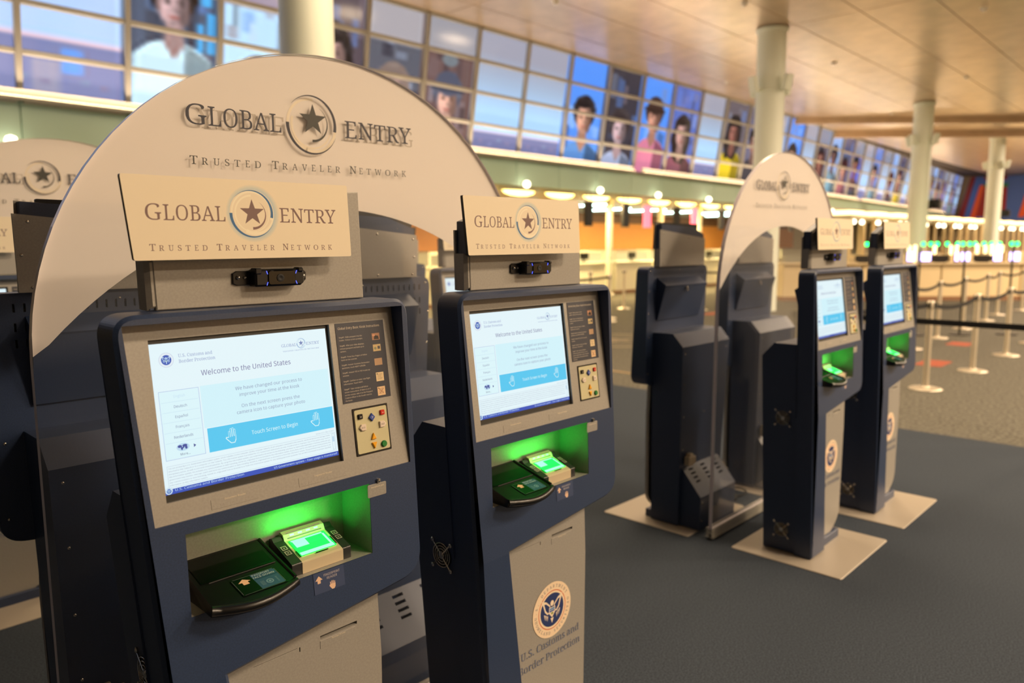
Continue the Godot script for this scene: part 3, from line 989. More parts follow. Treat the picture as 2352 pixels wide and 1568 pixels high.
func passport_reader(k: Node3D) -> void:
	# a wedge with a glossy scanning window at the back and a tongue with a curved lip at the front
	var xl := -0.190
	var xr := -0.022
	var top := func(z: float) -> float: return lerpf(0.937, 0.893, (z + 0.09) / 0.16)
	var st := begin()
	var n := 10
	var edge := []
	for i in n + 1:
		var t := float(i) / n
		var x := lerpf(xl - 0.002, xr + 0.002, t)
		edge.append(Vector2(x, 0.052 + 0.022 * sin(PI * t)))
	var bot := 0.8756
	for i in n:
		var a: Vector2 = edge[i]
		var c: Vector2 = edge[i + 1]
		var xa := lerpf(xl, xr, float(i) / n)
		var xc := lerpf(xl, xr, float(i + 1) / n)
		quad(st, Vector3(xa, top.call(-0.093), -0.093), Vector3(xc, top.call(-0.093), -0.093), Vector3(c.x, top.call(c.y), c.y), Vector3(a.x, top.call(a.y), a.y))
		quad(st, Vector3(a.x, top.call(a.y), a.y), Vector3(c.x, top.call(c.y), c.y), Vector3(c.x, top.call(c.y) - 0.022, c.y - 0.004), Vector3(a.x, top.call(a.y) - 0.022, a.y - 0.004))
		quad(st, Vector3(a.x, top.call(a.y) - 0.022, a.y - 0.004), Vector3(c.x, top.call(c.y) - 0.022, c.y - 0.004), Vector3(xc, bot, 0.012), Vector3(xa, bot, 0.012))
		quad(st, Vector3(xa, bot, 0.012), Vector3(xc, bot, 0.012), Vector3(xc, bot, -0.093), Vector3(xa, bot, -0.093))
	for e in [[xl, edge[0]], [xr, edge[n]]]:
		var p: Vector2 = e[1]
		quad(st, Vector3(e[0], top.call(-0.093), -0.093), Vector3(p.x, top.call(p.y), p.y), Vector3(p.x, top.call(p.y) - 0.022, p.y - 0.004), Vector3(e[0], bot, 0.012))
		tri3(st, Vector3(e[0], top.call(-0.093), -0.093), Vector3(e[0], bot, 0.012), Vector3(e[0], bot, -0.093))
	var r := put(st, "passport_reader", "black_plastic", k)
	# glossy window
	st = begin()
	var up := Vector3(0, 0.0012, 0.0003)
	uvquad(st, Vector3(xl + 0.008, top.call(-0.086), -0.086) + up, Vector3(xr - 0.010, top.call(-0.086), -0.086) + up, Vector3(xr - 0.012, top.call(-0.012), -0.012) + up, Vector3(xl + 0.008, top.call(-0.012), -0.012) + up)
	put(st, "scan_window", "black_gloss", r)
	# two guide ridges and the hinge line
	st = begin()
	box(st, Vector3((xl + xr) / 2 + 0.006, top.call(-0.008) + 0.0014, -0.008), Vector3(xr - xl - 0.03, 0.0022, 0.0022), 0.0006)
	put(st, "ridge", "dark_grey", r)
	st = begin()
	tube(st, [Vector3(xr + 0.0, top.call(-0.09) + 0.001, -0.09), Vector3(xr + 0.001, top.call(0.0) + 0.001, 0.0), Vector3(xr + 0.002, top.call(0.05) + 0.001, 0.05)], 0.0035, 6)
	put(st, "side_rim", "black_plastic", r)
	st = smooth_begin()
	var path := []
	for p in edge:
		path.append(Vector3(p.x, top.call(p.y) - 0.008, p.y + 0.001))
	tube(st, path, 0.0095, 10)
	put(st, "lip", "black_plastic", r, true)
	# printed tongue
	st = begin()
	var f := func(x: float, z: float) -> Vector3: return Vector3(x, top.call(z) + 0.0016, z)
	uvquad(st, f.call(-0.134, 0.004), f.call(-0.042, 0.004), f.call(-0.040, 0.056), f.call(-0.132, 0.056))
	put(st, "tongue_print", "passport_print", r)

func fingerprint_reader(k: Node3D) -> void:
	var x0 := 0.0
	var x1 := 0.142
	var zf_ := 0.004
	var zb := -0.09
	var bot := 0.8756
	var top := func(z: float) -> float: return lerpf(0.902, 0.934, (zf_ - z) / (zf_ - zb))
	var st := begin()
	# cream centre
	var c0 := 0.023
	var c1 := 0.122
	var pts := PackedVector2Array([Vector2(zf_, bot), Vector2(zf_, top.call(zf_) - 0.003), Vector2(zf_ - 0.004, top.call(zf_)), Vector2(-0.066, top.call(-0.066)), Vector2(-0.072, top.call(-0.066) + 0.012), Vector2(-0.084, top.call(-0.066) + 0.016), Vector2(zb, top.call(-0.066) + 0.010), Vector2(zb, bot)])
	prism(st, pts, c0, c1, Transform3D(Basis(Vector3(0, 0, 1), Vector3(0, 1, 0), Vector3(1, 0, 0)), Vector3.ZERO))
	var r := put(st, "fingerprint_reader", "cream_plastic", k)
	for e in [[x0, c0], [c1, x1]]:
		st = begin()
		var q := rounded([[zf_ - 0.001, bot, 0.0], [zf_ - 0.001, top.call(zf_) - 0.001, 0.004], [-0.07, top.call(-0.07) + 0.001, 0.004], [-0.078, top.call(-0.066) + 0.010, 0.004], [zb, top.call(-0.066) + 0.006, 0.002], [zb, bot, 0.0]], 3)
		prism(st, q, e[0], e[1], Transform3D(Basis(Vector3(0, 0, 1), Vector3(0, 1, 0), Vector3(1, 0, 0)), Vector3.ZERO))
		put(st, "side_grip", "dark_grey", r)
		for z in [-0.030, -0.046]:
			st = begin()
			var xm: float = (e[0] + e[1]) / 2 + (0.001 if e[0] > 0.05 else -0.001)
			for s in [[0.0, 0.0065, 0.0], [0.0, 0.0052, 0.0004]]:
				pass
			for bb in [Rect2(-0.0065, -0.0062, 0.013, 0.0022), Rect2(-0.0065, 0.004, 0.013, 0.0022), Rect2(-0.0065, -0.004, 0.0022, 0.008), Rect2(0.0043, -0.004, 0.0022, 0.008), Rect2(-0.002, -0.0015, 0.004, 0.003)]:
				var a := func(u: float, v: float) -> Vector3: return Vector3(xm + u, top.call(z + v) + 0.0018, z + v)
				quad(st, a.call(bb.position.x, bb.position.y), a.call(bb.end.x, bb.position.y), a.call(bb.end.x, bb.end.y), a.call(bb.position.x, bb.end.y))
			put(st, "hand_icon", "print_dim", r)
	# glowing glass platen and its bright edges
	st = begin()
	var g := func(x: float, z: float, up: float) -> Vector3: return Vector3(x, top.call(z) + up, z)
	quad(st, g.call(c0 + 0.006, -0.062, 0.0012), g.call(c1 - 0.006, -0.062, 0.0012), g.call(c1 - 0.006, -0.010, 0.0012), g.call(c0 + 0.006, -0.010, 0.0012))
	put(st, "glow_platen", "green_glow", r)
	for e in [[c0 + 0.008, -0.020, c1 - 0.010, -0.011], [c0 + 0.010, -0.060, c1 - 0.014, -0.056], [c1 - 0.016, -0.055, c1 - 0.011, -0.020], [c0 + 0.012, -0.056, c0 + 0.042, -0.036]]:
		st = begin()
		quad(st, g.call(e[0], e[1], 0.0018), g.call(e[2], e[1], 0.0018), g.call(e[2], e[3], 0.0018), g.call(e[0], e[3], 0.0018))
		put(st, "glow_edge", "green_pale", r)
	# indicator bar at the back
	st = begin()
	var by: float = top.call(-0.066)
	quad(st, Vector3(c0 + 0.008, by + 0.014, -0.0742), Vector3(c1 - 0.008, by + 0.014, -0.0742), Vector3(c1 - 0.008, by + 0.003, -0.0672), Vector3(c0 + 0.008, by + 0.003, -0.0672))
	put(st, "indicator_bar", "dark_grey", r)
	for i in 4:
		st = begin()
		var xm := c0 + 0.02 + i * 0.0195
		quad(st, Vector3(xm - 0.005, by + 0.0105, -0.0712), Vector3(xm + 0.005, by + 0.0105, -0.0712), Vector3(xm + 0.005, by + 0.0075, -0.0692), Vector3(xm - 0.005, by + 0.0075, -0.0692))
		put(st, "indicator_light", "green_pale", r)
	for e in [[c0 + 0.003, -0.028, c0 + 0.006, -0.008], [c1 - 0.006, -0.040, c1 - 0.003, -0.014], [0.062, -0.008, 0.092, -0.005]]:
		st = begin()
		quad(st, g.call(e[0], e[1], 0.0014), g.call(e[2], e[1], 0.0014), g.call(e[2], e[3], 0.0014), g.call(e[0], e[3], 0.0014))
		put(st, "platen_gasket", "black_plastic", r)
	var l := AreaLight3D.new()
	l.name = "platen_light"
	l.light_color = Color(0.10, 1.0, 0.28)
	l.light_energy = PLATEN
	l.area_size = Vector2(0.085, 0.05)
	l.area_range = 3.0
	l.shadow_enabled = true
	l.position = Vector3(0.0725, top.call(-0.036) + 0.006, -0.036)
	l.rotation = Vector3(PI / 2 - 0.8, 0, 0)
	r.add_child(l)

func lower_panel(k: Node3D) -> void:
	var pts := rounded([[-0.165, 0.730, 0.0], [0.234, 0.785, 0.0], [0.243, 0.60, 0.0], [0.238, 0.11, 0.11], [0.11, 0.035, 0.10], [-0.062, 0.020, 0.0]], 10)
	var st := begin()
	var f := func(p): return Vector3(p.x, p.y, panel_z(p.x))
	var bk := func(p): return Vector3(p.x, p.y, panel_z(p.x) - 0.012)
	holed(st, pts, [Rect2(0.081, 0.694, 0.096, 0.0075), Rect2(-0.076, 0.6955, 0.10, 0.0010), Rect2(0.029, 0.6855, 0.0028, 0.0105)], f, bk)
	for i in pts.size():
		var a := pts[i]
		var c := pts[(i + 1) % pts.size()]
		quad(st, f.call(a), f.call(c), Vector3(c.x, c.y, panel_z(c.x) - 0.02), Vector3(a.x, a.y, panel_z(a.x) - 0.02))
	var p := put(st, "lower_panel", "tan_coat", k)
	st = begin()
	var u := Vector3.RIGHT
	var nrm := Vector3.BACK
	box(st, Vector3(0, 0, -0.016), Vector3(0.112, 0.02, 0.006), 0.0, Transform3D(Basis(u, Vector3.UP, nrm), Vector3(0.1255, 0.699, panel_z(0.1255))))
	put(st, "receipt_slot", "rubber", p)
	st = begin()
	box(st, Vector3.ZERO, Vector3(0.092, 0.018, 0.001), 0.0003, Transform3D(Basis(u, Vector3.UP, nrm), Vector3(0.126, 0.681, panel_z(0.126) + 0.0003)))
	put(st, "braille_plate", "tan_coat", p)
	st = begin()
	letters(st, "Receipt Printer", "Droid Sans", Vector3(0.110, 0.6855, panel_z(0.110) + 0.0012), u, Vector3.UP, 0.0034, 0.036)
	put(st, "receipt_lettering", "print_pale", p)
	# the round seal and the lettering under it
	st = begin()
	var c := Vector3(0.083, 0.4685, panel_z(0.083)) + nrm * 0.0012
	for i in 48:
		var a0 := TAU * i / 48
		var a1 := TAU * (i + 1) / 48
		for a in [[0.0, 0.0], [cos(a0), sin(a0)], [cos(a1), sin(a1)]]:
			st.set_uv(Vector2(0.5 + 0.485 * a[0], 0.5 - 0.485 * a[1]))
			st.add_vertex(c + u * a[0] * 0.087 + Vector3.UP * a[1] * 0.085)
	var seal := put(st, "round_seal", "seal_print", p)
	seal.set_meta("label", "round cream seal with blue eagle")
	st = begin()
	letters(st, "U.S. Customs and", "Droid Serif", Vector3(-0.054, 0.357, panel_z(-0.054)) + nrm * 0.0012, u, Vector3.UP, 0.0235, 0.266)
	letters(st, "Border Protection", "Droid Serif", Vector3(-0.062, 0.315, panel_z(-0.062)) + nrm * 0.0012, u, Vector3.UP, 0.0235, 0.279)
	put(st, "panel_lettering", "print_grey_blue", p)

func body(k: Node3D) -> void:
	# main cabinet behind the front shell: tapered, with a chamfered top
	var st := begin()
	var prof := [Vector2(-0.075, 1.076), Vector2(-0.205, 1.076), Vector2(-0.266, 1.008), Vector2(-0.25, 0.012), Vector2(-0.075, 0.012)]
	var at := func(s: float, p: Vector2) -> Vector3:
		var x := body_left(p.y) if s < 0 else body_right(p.y)
		return Vector3(x, p.y, p.x)
	for i in prof.size() - 1:
		var p: Vector2 = prof[i]
		var q: Vector2 = prof[(i + 1) % prof.size()]
		quad(st, at.call(-1, p), at.call(1, p), at.call(1, q), at.call(-1, q))
	for s in [-1.0, 1.0]:
		for i in range(1, prof.size() - 1):
			tri3(st, at.call(s, prof[0]), at.call(s, prof[i]), at.call(s, prof[i + 1]))
	put(st, "cabinet", "navy_coat", k)
	# foot block under the lower panel and the floor plate
	st = begin()
	box(st, Vector3(0.07, 0.025, -0.05), Vector3(0.28, 0.05, 0.06), 0.003)
	put(st, "foot", "navy_coat", k)
	st = begin()
	prism(st, rrect(-0.325, -0.192, 0.325, 0.366, 0.018, 4), 0.0, 0.008, Transform3D(Basis(Vector3.RIGHT, -PI / 2), Vector3.ZERO), 0.002)
	put(st, "floor_plate", "plate_coat", k)
	# louvred cover low on the back
	st = begin()
	var x0 := -0.175
	var x1 := 0.218
	var slope := func(p): return Vector3(p.x, lerpf(0.345, 0.195, p.y), lerpf(-0.25, -0.376, p.y))
	var slope_in := func(p): return Vector3(p.x, lerpf(0.345, 0.195, p.y) - 0.004, lerpf(-0.25, -0.376, p.y) + 0.003)
	var holes := []
	for g in 3:
		for j in 4:
			holes.append(Rect2(0.125 - g * 0.125, 0.14 + j * 0.13, 0.046, 0.055))
	holed(st, PackedVector2Array([Vector2(x0, 0.0), Vector2(x1, 0.0), Vector2(x1, 1.0), Vector2(x0, 1.0)]), holes, slope, slope_in)
	quad(st, Vector3(x0, 0.195, -0.376), Vector3(x1, 0.195, -0.376), Vector3(x1, 0.01, -0.372), Vector3(x0, 0.01, -0.372))
	for x in [x0, x1]:
		quad(st, Vector3(x, 0.345, -0.25), Vector3(x, 0.195, -0.376), Vector3(x, 0.01, -0.372), Vector3(x, 0.01, -0.25))
	put(st, "louvred_cover", "navy_coat", k)
	# plugs above the cover
	st = begin()
	box(st, Vector3(0.175, 0.374, -0.275), Vector3(0.05, 0.052, 0.032), 0.003)
	box(st, Vector3(0.130, 0.372, -0.272), Vector3(0.028, 0.042, 0.026), 0.003)
	box(st, Vector3(0.170, 0.405, -0.275), Vector3(0.036, 0.016, 0.028), 0.003)
	put(st, "plug", "cream_plastic", k)
	# fan guards on the left side
	for cy in [0.705, 0.125]:
		st = smooth_begin()
		var o := Vector3(body_left(cy) - 0.005, cy, -0.155)
		for r in [0.010, 0.018, 0.026, 0.034]:
			var ring := []
			for i in 20:
				ring.append(o + Vector3(0, sin(TAU * i / 20), cos(TAU * i / 20)) * r)
			tube(st, ring, 0.0013, 5, true)
		var guard := put(st, "fan_guard", "chrome", k, true)
		guard.set_meta("label", "chrome wire fan guard")
		st = smooth_begin()
		for i in 4:
			var d := Vector3(0, sin(TAU * (i + 0.5) / 4), cos(TAU * (i + 0.5) / 4))
			tube(st, [o + d * 0.006, o + d * 0.052], 0.0022, 6)
		put(st, "guard_arms", "chrome", guard, true)
		for i in 4:
			st = begin()
			var d := Vector3(0, sin(TAU * (i + 0.5) / 4), cos(TAU * (i + 0.5) / 4))
			lathe(st, [[0.006, 0.0], [0.006, 0.004], [0.003, 0.006], [0.0, 0.006]], Transform3D(Basis(Vector3.BACK, PI / 2), o + d * 0.052 + Vector3(0.003, 0, 0)), 10)
			put(st, "guard_bolt", "chrome", guard)
		st = begin()
		lathe(st, [[0.011, 0.0], [0.011, 0.002], [0.0, 0.003]], Transform3D(Basis(Vector3.BACK, PI / 2), o + Vector3(0.001, 0, 0)), 14)
		put(st, "guard_boss", "chrome", guard)
		st = begin()
		lathe(st, [[0.036, 0.0], [0.036, 0.003], [0.0, 0.003]], Transform3D(Basis(Vector3.BACK, PI / 2), o + Vector3(0.006, 0, 0)), 20)
		put(st, "fan_opening", "rubber", guard)

func header(k: Node3D) -> void:
	# housing that carries the camera and the sign; higher at the right end
	var st := begin()
	var tp := PackedVector2Array([Vector2(-0.222, 1.436), Vector2(0.234, 1.436), Vector2(0.227, 1.664), Vector2(-0.10, 1.652), Vector2(-0.222, 1.612)])
	prism(st, tp, -0.100, -0.066)
	put(st, "header_housing", "navy_coat", k)
	st = begin()
	prism(st, PackedVector2Array([Vector2(-0.213, 1.435), Vector2(0.239, 1.435), Vector2(0.232, 1.668), Vector2(-0.10, 1.648), Vector2(-0.218, 1.606)]), -0.0645, -0.060, Transform3D(), 0.002)
	prism(st, PackedVector2Array([Vector2(-0.226, 1.435), Vector2(0.2395, 1.435), Vector2(0.2375, 1.530), Vector2(-0.228, 1.530)]), -0.0995, -0.062, Transform3D(), 0.008)
	put(st, "header_front_cover", "tan_coat", k)
	st = begin()
	prism(st, PackedVector2Array([Vector2(-0.226, 1.436), Vector2(0.246, 1.436), Vector2(0.248, 1.634), Vector2(-0.229, 1.590)]), -0.106, -0.100)
	var rc := put(st, "header_rear_cover", "tan_coat", k)
	st = smooth_begin()
	lathe(st, [[0.0042, 0.0], [0.0038, 0.0014], [0.0024, 0.0024], [0.0, 0.0028]], Transform3D(Basis(Vector3.RIGHT, -PI / 2)), 10)
	st.index()
	st.generate_normals()
	var screw := st.commit()
	for e in [[0.215, 1.614], [-0.05, 1.592], [-0.212, 1.575], [0.234, 1.53], [-0.215, 1.51], [0.215, 1.448], [-0.05, 1.446], [-0.205, 1.446]]:
		put_mesh(screw, "screw", "chrome", rc, Transform3D(Basis(), Vector3(e[0], e[1], -0.106)))
	# sign plate, a little wider at the top, with its print
	var s := rounded([[-0.2635, 1.5265, 0.004], [0.1765, 1.529, 0.004], [0.1735, 1.6765, 0.004], [-0.2765, 1.673, 0.004]], 3)
	st = begin()
	var lean := func(p, z): return Vector3(p.x, p.y, z - (p.y - 1.528) * 0.035)
	face(st, s, func(p): return lean.call(p, -0.021))
	for i in s.size():
		var a := s[i]
		var c := s[(i + 1) % s.size()]
		quad(st, lean.call(a, -0.0125), lean.call(c, -0.0125), lean.call(c, -0.021), lean.call(a, -0.021))
	var sign_ := put(st, "header_sign", "sign_black", k)
	st = begin()
	var t := Geometry2D.triangulate_polygon(s)
	for i in t:
		st.set_uv(Vector2((s[i].x + 0.272) / 0.448, (1.675 - s[i].y) / 0.148))
		st.add_vertex(lean.call(s[i], -0.012))
	put(st, "sign_face", "sign_print", sign_)
	st = begin()
	box(st, Vector3(-0.15, 1.59, -0.042), Vector3(0.03, 0.05, 0.045), 0.002)
	put(st, "sign_bracket", "dark_grey", sign_)
	st = begin()
	box(st, Vector3(0.08, 1.59, -0.042), Vector3(0.03, 0.05, 0.045), 0.002)
	put(st, "sign_bracket", "dark_grey", sign_)
	# camera bar
	st = begin()
	var plate := rounded([[-0.068, 1.478, 0.0], [-0.060, 1.4745, 0.0], [0.085, 1.4765, 0.0], [0.092, 1.482, 0.0], [0.092, 1.497, 0.0], [0.086, 1.5025, 0.0], [-0.060, 1.5025, 0.0], [-0.068, 1.498, 0.0]], 1)
	prism(st, plate, -0.061, -0.055, Transform3D(), 0.001)
	var cam := put(st, "webcam", "black_plastic", k)
	st = begin()
	prism(st, rounded([[-0.034, 1.4715, 0.004], [0.066, 1.4715, 0.004], [0.074, 1.478, 0.003], [0.074, 1.499, 0.003], [0.066, 1.5055, 0.004], [-0.034, 1.5055, 0.004]], 3), -0.056, -0.030, Transform3D(), 0.004)
	put(st, "camera_body", "black_plastic", cam)
	st = begin()
	box(st, Vector3(-0.028, 1.502, -0.038), Vector3(0.014, 0.012, 0.022), 0.002)
	put(st, "camera_clip", "black_plastic", cam)
	st = begin()
	box(st, Vector3(0.064, 1.503, -0.038), Vector3(0.014, 0.010, 0.022), 0.003)
	put(st, "camera_clip", "black_plastic", cam)
	st = begin()
	prism(st, rrect(-0.008, 1.474, 0.052, 1.503, 0.006), -0.031, -0.0275, Transform3D(), 0.0015)
	put(st, "lens_window", "black_gloss", cam)
	st = begin()
	lathe(st, [[0.008, 0.0], [0.008, 0.0012], [0.005, 0.0016], [0.0, 0.0005]], Transform3D(Basis(Vector3.RIGHT, PI / 2), Vector3(0.018, 1.488, -0.0275)), 16)
	put(st, "lens", "rubber", cam)
	for e in [[-0.010, 1.477, 1.0], [-0.010, 1.499, -1.0], [0.054, 1.478, -1.0], [0.054, 1.499, 1.0]]:
		st = begin()
		var d := Vector3(e[2] * 0.0012, 0.0032, 0)
		var o := Vector3(e[0], e[1], -0.0285)
		tube(st, [o + d, o - d], 0.0005, 5)
		put(st, "camera_light", "led_blue", cam)
	for e in [[-0.058, 0.0045], [-0.044, 0.0035], [0.084, 0.005]]:
		st = begin()
		lathe(st, [[e[1], 0.0], [e[1] * 0.9, 0.003], [e[1] * 0.4, 0.006], [0.0, 0.0065]], Transform3D(Basis(Vector3.RIGHT, PI / 2), Vector3(e[0], 1.490, -0.055)), 12)
		put(st, "camera_screw", "chrome", cam)

# ------------------------------------------------------------------ arched acrylic sign (origin: floor, middle)
func make_arch() -> Node3D:
	var a := thing("arch_sign", "large arched acrylic sign with raised lettering spanning the two nearest kiosks", "sign", "arched acrylic signs")
	var outer := PackedVector2Array()
	var n := 48
	for i in n + 1:
		var t := PI * i / n
		outer.append(Vector2(-0.79 * cos(t), 1.30 + 0.772 * sin(t)))
	# clear sheet down to the floor
	var sheet := outer.duplicate()
	sheet.append(Vector2(0.79, 0.055))
	sheet.append(Vector2(-0.79, 0.055))
	var st := begin()
	face(st, sheet, func(p): return Vector3(p.x, p.y, 0.005))
	put(st, "clear_sheet", "acrylic", a)
	st = begin()
	for i in sheet.size():
		var p := sheet[i]
		var q := sheet[(i + 1) % sheet.size()]
		quad(st, Vector3(p.x, p.y, 0.0052), Vector3(q.x, q.y, 0.0052), Vector3(q.x, q.y, -0.0148), Vector3(p.x, p.y, -0.0148))
	put(st, "polished_edge", "edge", a)
	# white crescent behind the sheet
	var film := PackedVector2Array()
	for i in n + 1:
		var t := PI * i / n
		var p := Vector2(-0.786 * cos(t), 1.312 + 0.757 * sin(t))
		film.append(p)
	var r := 1.02
	for i in range(n - 1, 0, -1):
		var x := lerpf(-0.786, 0.786, float(i) / n)
		film.append(Vector2(x, 0.637 + sqrt(r * r - (x + 0.01) * (x + 0.01))))
	st = begin()
	prism(st, film, -0.0058, -0.005)
	put(st, "white_crescent", "white_film", a)
	# lettering, raised on the front
	var o := -1.24
	var z := 0.0062
	st = begin()
	letters(st, "G", "Droid Serif", Vector3(0.814 + o, 1.847, z), Vector3(1, 0.015, 0), Vector3.UP, 0.050, 0.052)
	letters(st, "LOBAL", "Droid Serif", Vector3(0.870 + o, 1.848, z), Vector3(1, 0.015, 0), Vector3.UP, 0.047, 0.199)
	letters(st, "ENTRY", "Droid Serif", Vector3(1.269 + o, 1.857, z), Vector3(1, 0.015, 0), Vector3.UP, 0.048, 0.240)
	put(st, "lettering", "print_navy", a)
	st = begin()
	tagline(func(s, x, f, cap): letters(st, s, "Droid Serif", Vector3(x + o, 1.7515 + (x - 0.818) * 0.015, z), Vector3.RIGHT, Vector3.UP, cap * 0.95, f), 0.8184, 0.694)
	put(st, "tagline_lettering", "print_charcoal", a)
	st = begin()
	letters(st, "YRTNE", "Droid Serif", Vector3(0.845 + o, 1.842, -0.0046), Vector3(1, 0.015, 0), Vector3.UP, 0.048, 0.240, false)
	letters(st, "LABOLG", "Droid Serif", Vector3(1.275 + o, 1.850, -0.0046), Vector3(1, 0.015, 0), Vector3.UP, 0.048, 0.250, false)
	put(st, "rear_lettering", "print_ghost", a)
	var c := Vector2(1.163 + o, 1.882)
	var rr := 0.080
	st = begin()
	arc3(st, c, rr, PI, TAU * 0.94, 0.010, 0.0005, z)
	arc3(st, c + Vector2(-0.001, 0), rr * 0.985, -0.18, PI * 0.78, 0.0098, 0.0005, z)
	put(st, "emblem_ring", "print_navy", a)
	st = begin()
	arc3(st, c + Vector2(0, 0.003), rr * 0.62, -PI * 0.5, PI * 0.33, 0.007, 0.0005, z)
	face(st, star_points(c + Vector2(0.003, 0.013), rr * 0.54, 1.0), func(p): return Vector3(p.x, p.y, z))
	put(st, "emblem_star", "print_charcoal", a)
	st = begin()
	arc3(st, c, rr * 0.90, PI * 0.45, PI * 1.45, 0.006, 0.010, -0.0044)
	arc3(st, c + Vector2(0.004, 0), rr * 0.80, PI * 0.9, PI * 1.9, 0.007, 0.003, -0.0044)
	arc3(st, c + Vector2(0.006, 0), rr * 0.98, -PI * 0.6, PI * 0.3, 0.013, 0.004, -0.0044)
	put(st, "emblem_swirl", "print_pale", a)
	# floor channel and feet
	st = begin()
	for s in [-1.0, 1.0]:
		box(st, Vector3(0, 0.045, s * 0.016), Vector3(1.62, 0.05, 0.006), 0.001)
	box(st, Vector3(0, 0.018, 0), Vector3(1.62, 0.006, 0.05), 0.001)
	put(st, "floor_channel", "clear_channel", a)
	for s in [-0.80, 0.80]:
		st = begin()
		lathe(st, [[0.0, 0.0], [0.014, 0.0], [0.014, 0.012], [0.006, 0.016], [0.006, 0.03]], Transform3D(Basis(), Vector3(s, 0, 0)), 14)
		put(st, "foot", "rubber", a)
	return a

func arc3(st: SurfaceTool, c: Vector2, r: float, a0: float, a1: float, w0: float, w1: float, z: float) -> void:
	var n := 36
	for i in n:
		var t0 := float(i) / n
		var t1 := float(i + 1) / n
		var d0 := Vector2(cos(lerpf(a0, a1, t0)), sin(lerpf(a0, a1, t0)))
		var d1 := Vector2(cos(lerpf(a0, a1, t1)), sin(lerpf(a0, a1, t1)))
		var p := [c + d0 * (r - lerpf(w0, w1, t0)), c + d0 * r, c + d1 * r, c + d1 * (r - lerpf(w0, w1, t1))]
		quad(st, Vector3(p[0].x, p[0].y, z), Vector3(p[1].x, p[1].y, z), Vector3(p[2].x, p[2].y, z), Vector3(p[3].x, p[3].y, z))

# ------------------------------------------------------------------ queue posts
func make_stanchion(label: String, at: Vector3) -> Node3D:
	var s := thing("stanchion", label, "stanchion", "queue posts", at)
	var st := smooth_begin()
	lathe(st, [[0.0, 0.0], [0.165, 0.0], [0.168, 0.006], [0.15, 0.016], [0.06, 0.026], [0.034, 0.034], [0.034, 0.04]], Transform3D(), 28)
	put(st, "base", "steel", s, true)
	st = smooth_begin()
	lathe(st, [[0.0315, 0.03], [0.0315, 0.86]], Transform3D(), 20)
	put(st, "post", "steel", s, true)
	st = smooth_begin()
	lathe(st, [[0.033, 0.86], [0.036, 0.865], [0.036, 0.945], [0.03, 0.955], [0.0, 0.957]], Transform3D(), 20)
	put(st, "head", "steel", s, true)
	st = begin()
	for i in 4:
		box(st, Vector3(0.036, 0.905, 0).rotated(Vector3.UP, PI / 2 * i), Vector3(0.02, 0.06, 0.02), 0.003)
	put(st, "belt_slot", "rubber", s)
	return s

func belt(label: String, a: Vector3, b: Vector3, sag: float, group := "queue belts", thick := 0.024) -> void:
	var st := begin()
	var n := 12
	var along := (b - a).normalized() * 0.047
	a += along
	b -= along
	for i in n:
		var t0 := float(i) / n
		var t1 := float(i + 1) / n
		var p := a.lerp(b, t0) - Vector3(0, sag * 4 * t0 * (1 - t0), 0)
		var q := a.lerp(b, t1) - Vector3(0, sag * 4 * t1 * (1 - t1), 0)
		var side := (b - a).cross(Vector3.UP).normalized() * 0.0015
		for s in [-1.0, 1.0]:
			quad(st, p + Vector3(0, thick, 0) + side * s, q + Vector3(0, thick, 0) + side * s, q - Vector3(0, thick, 0) + side * s, p - Vector3(0, thick, 0) + side * s)
		quad(st, p + Vector3(0, thick, 0) - side, q + Vector3(0, thick, 0) - side, q + Vector3(0, thick, 0) + side, p + Vector3(0, thick, 0) + side)
	var o := put(st, numbered("queue_belt"), "belt", self)
	tag(o, label, "belt", group)

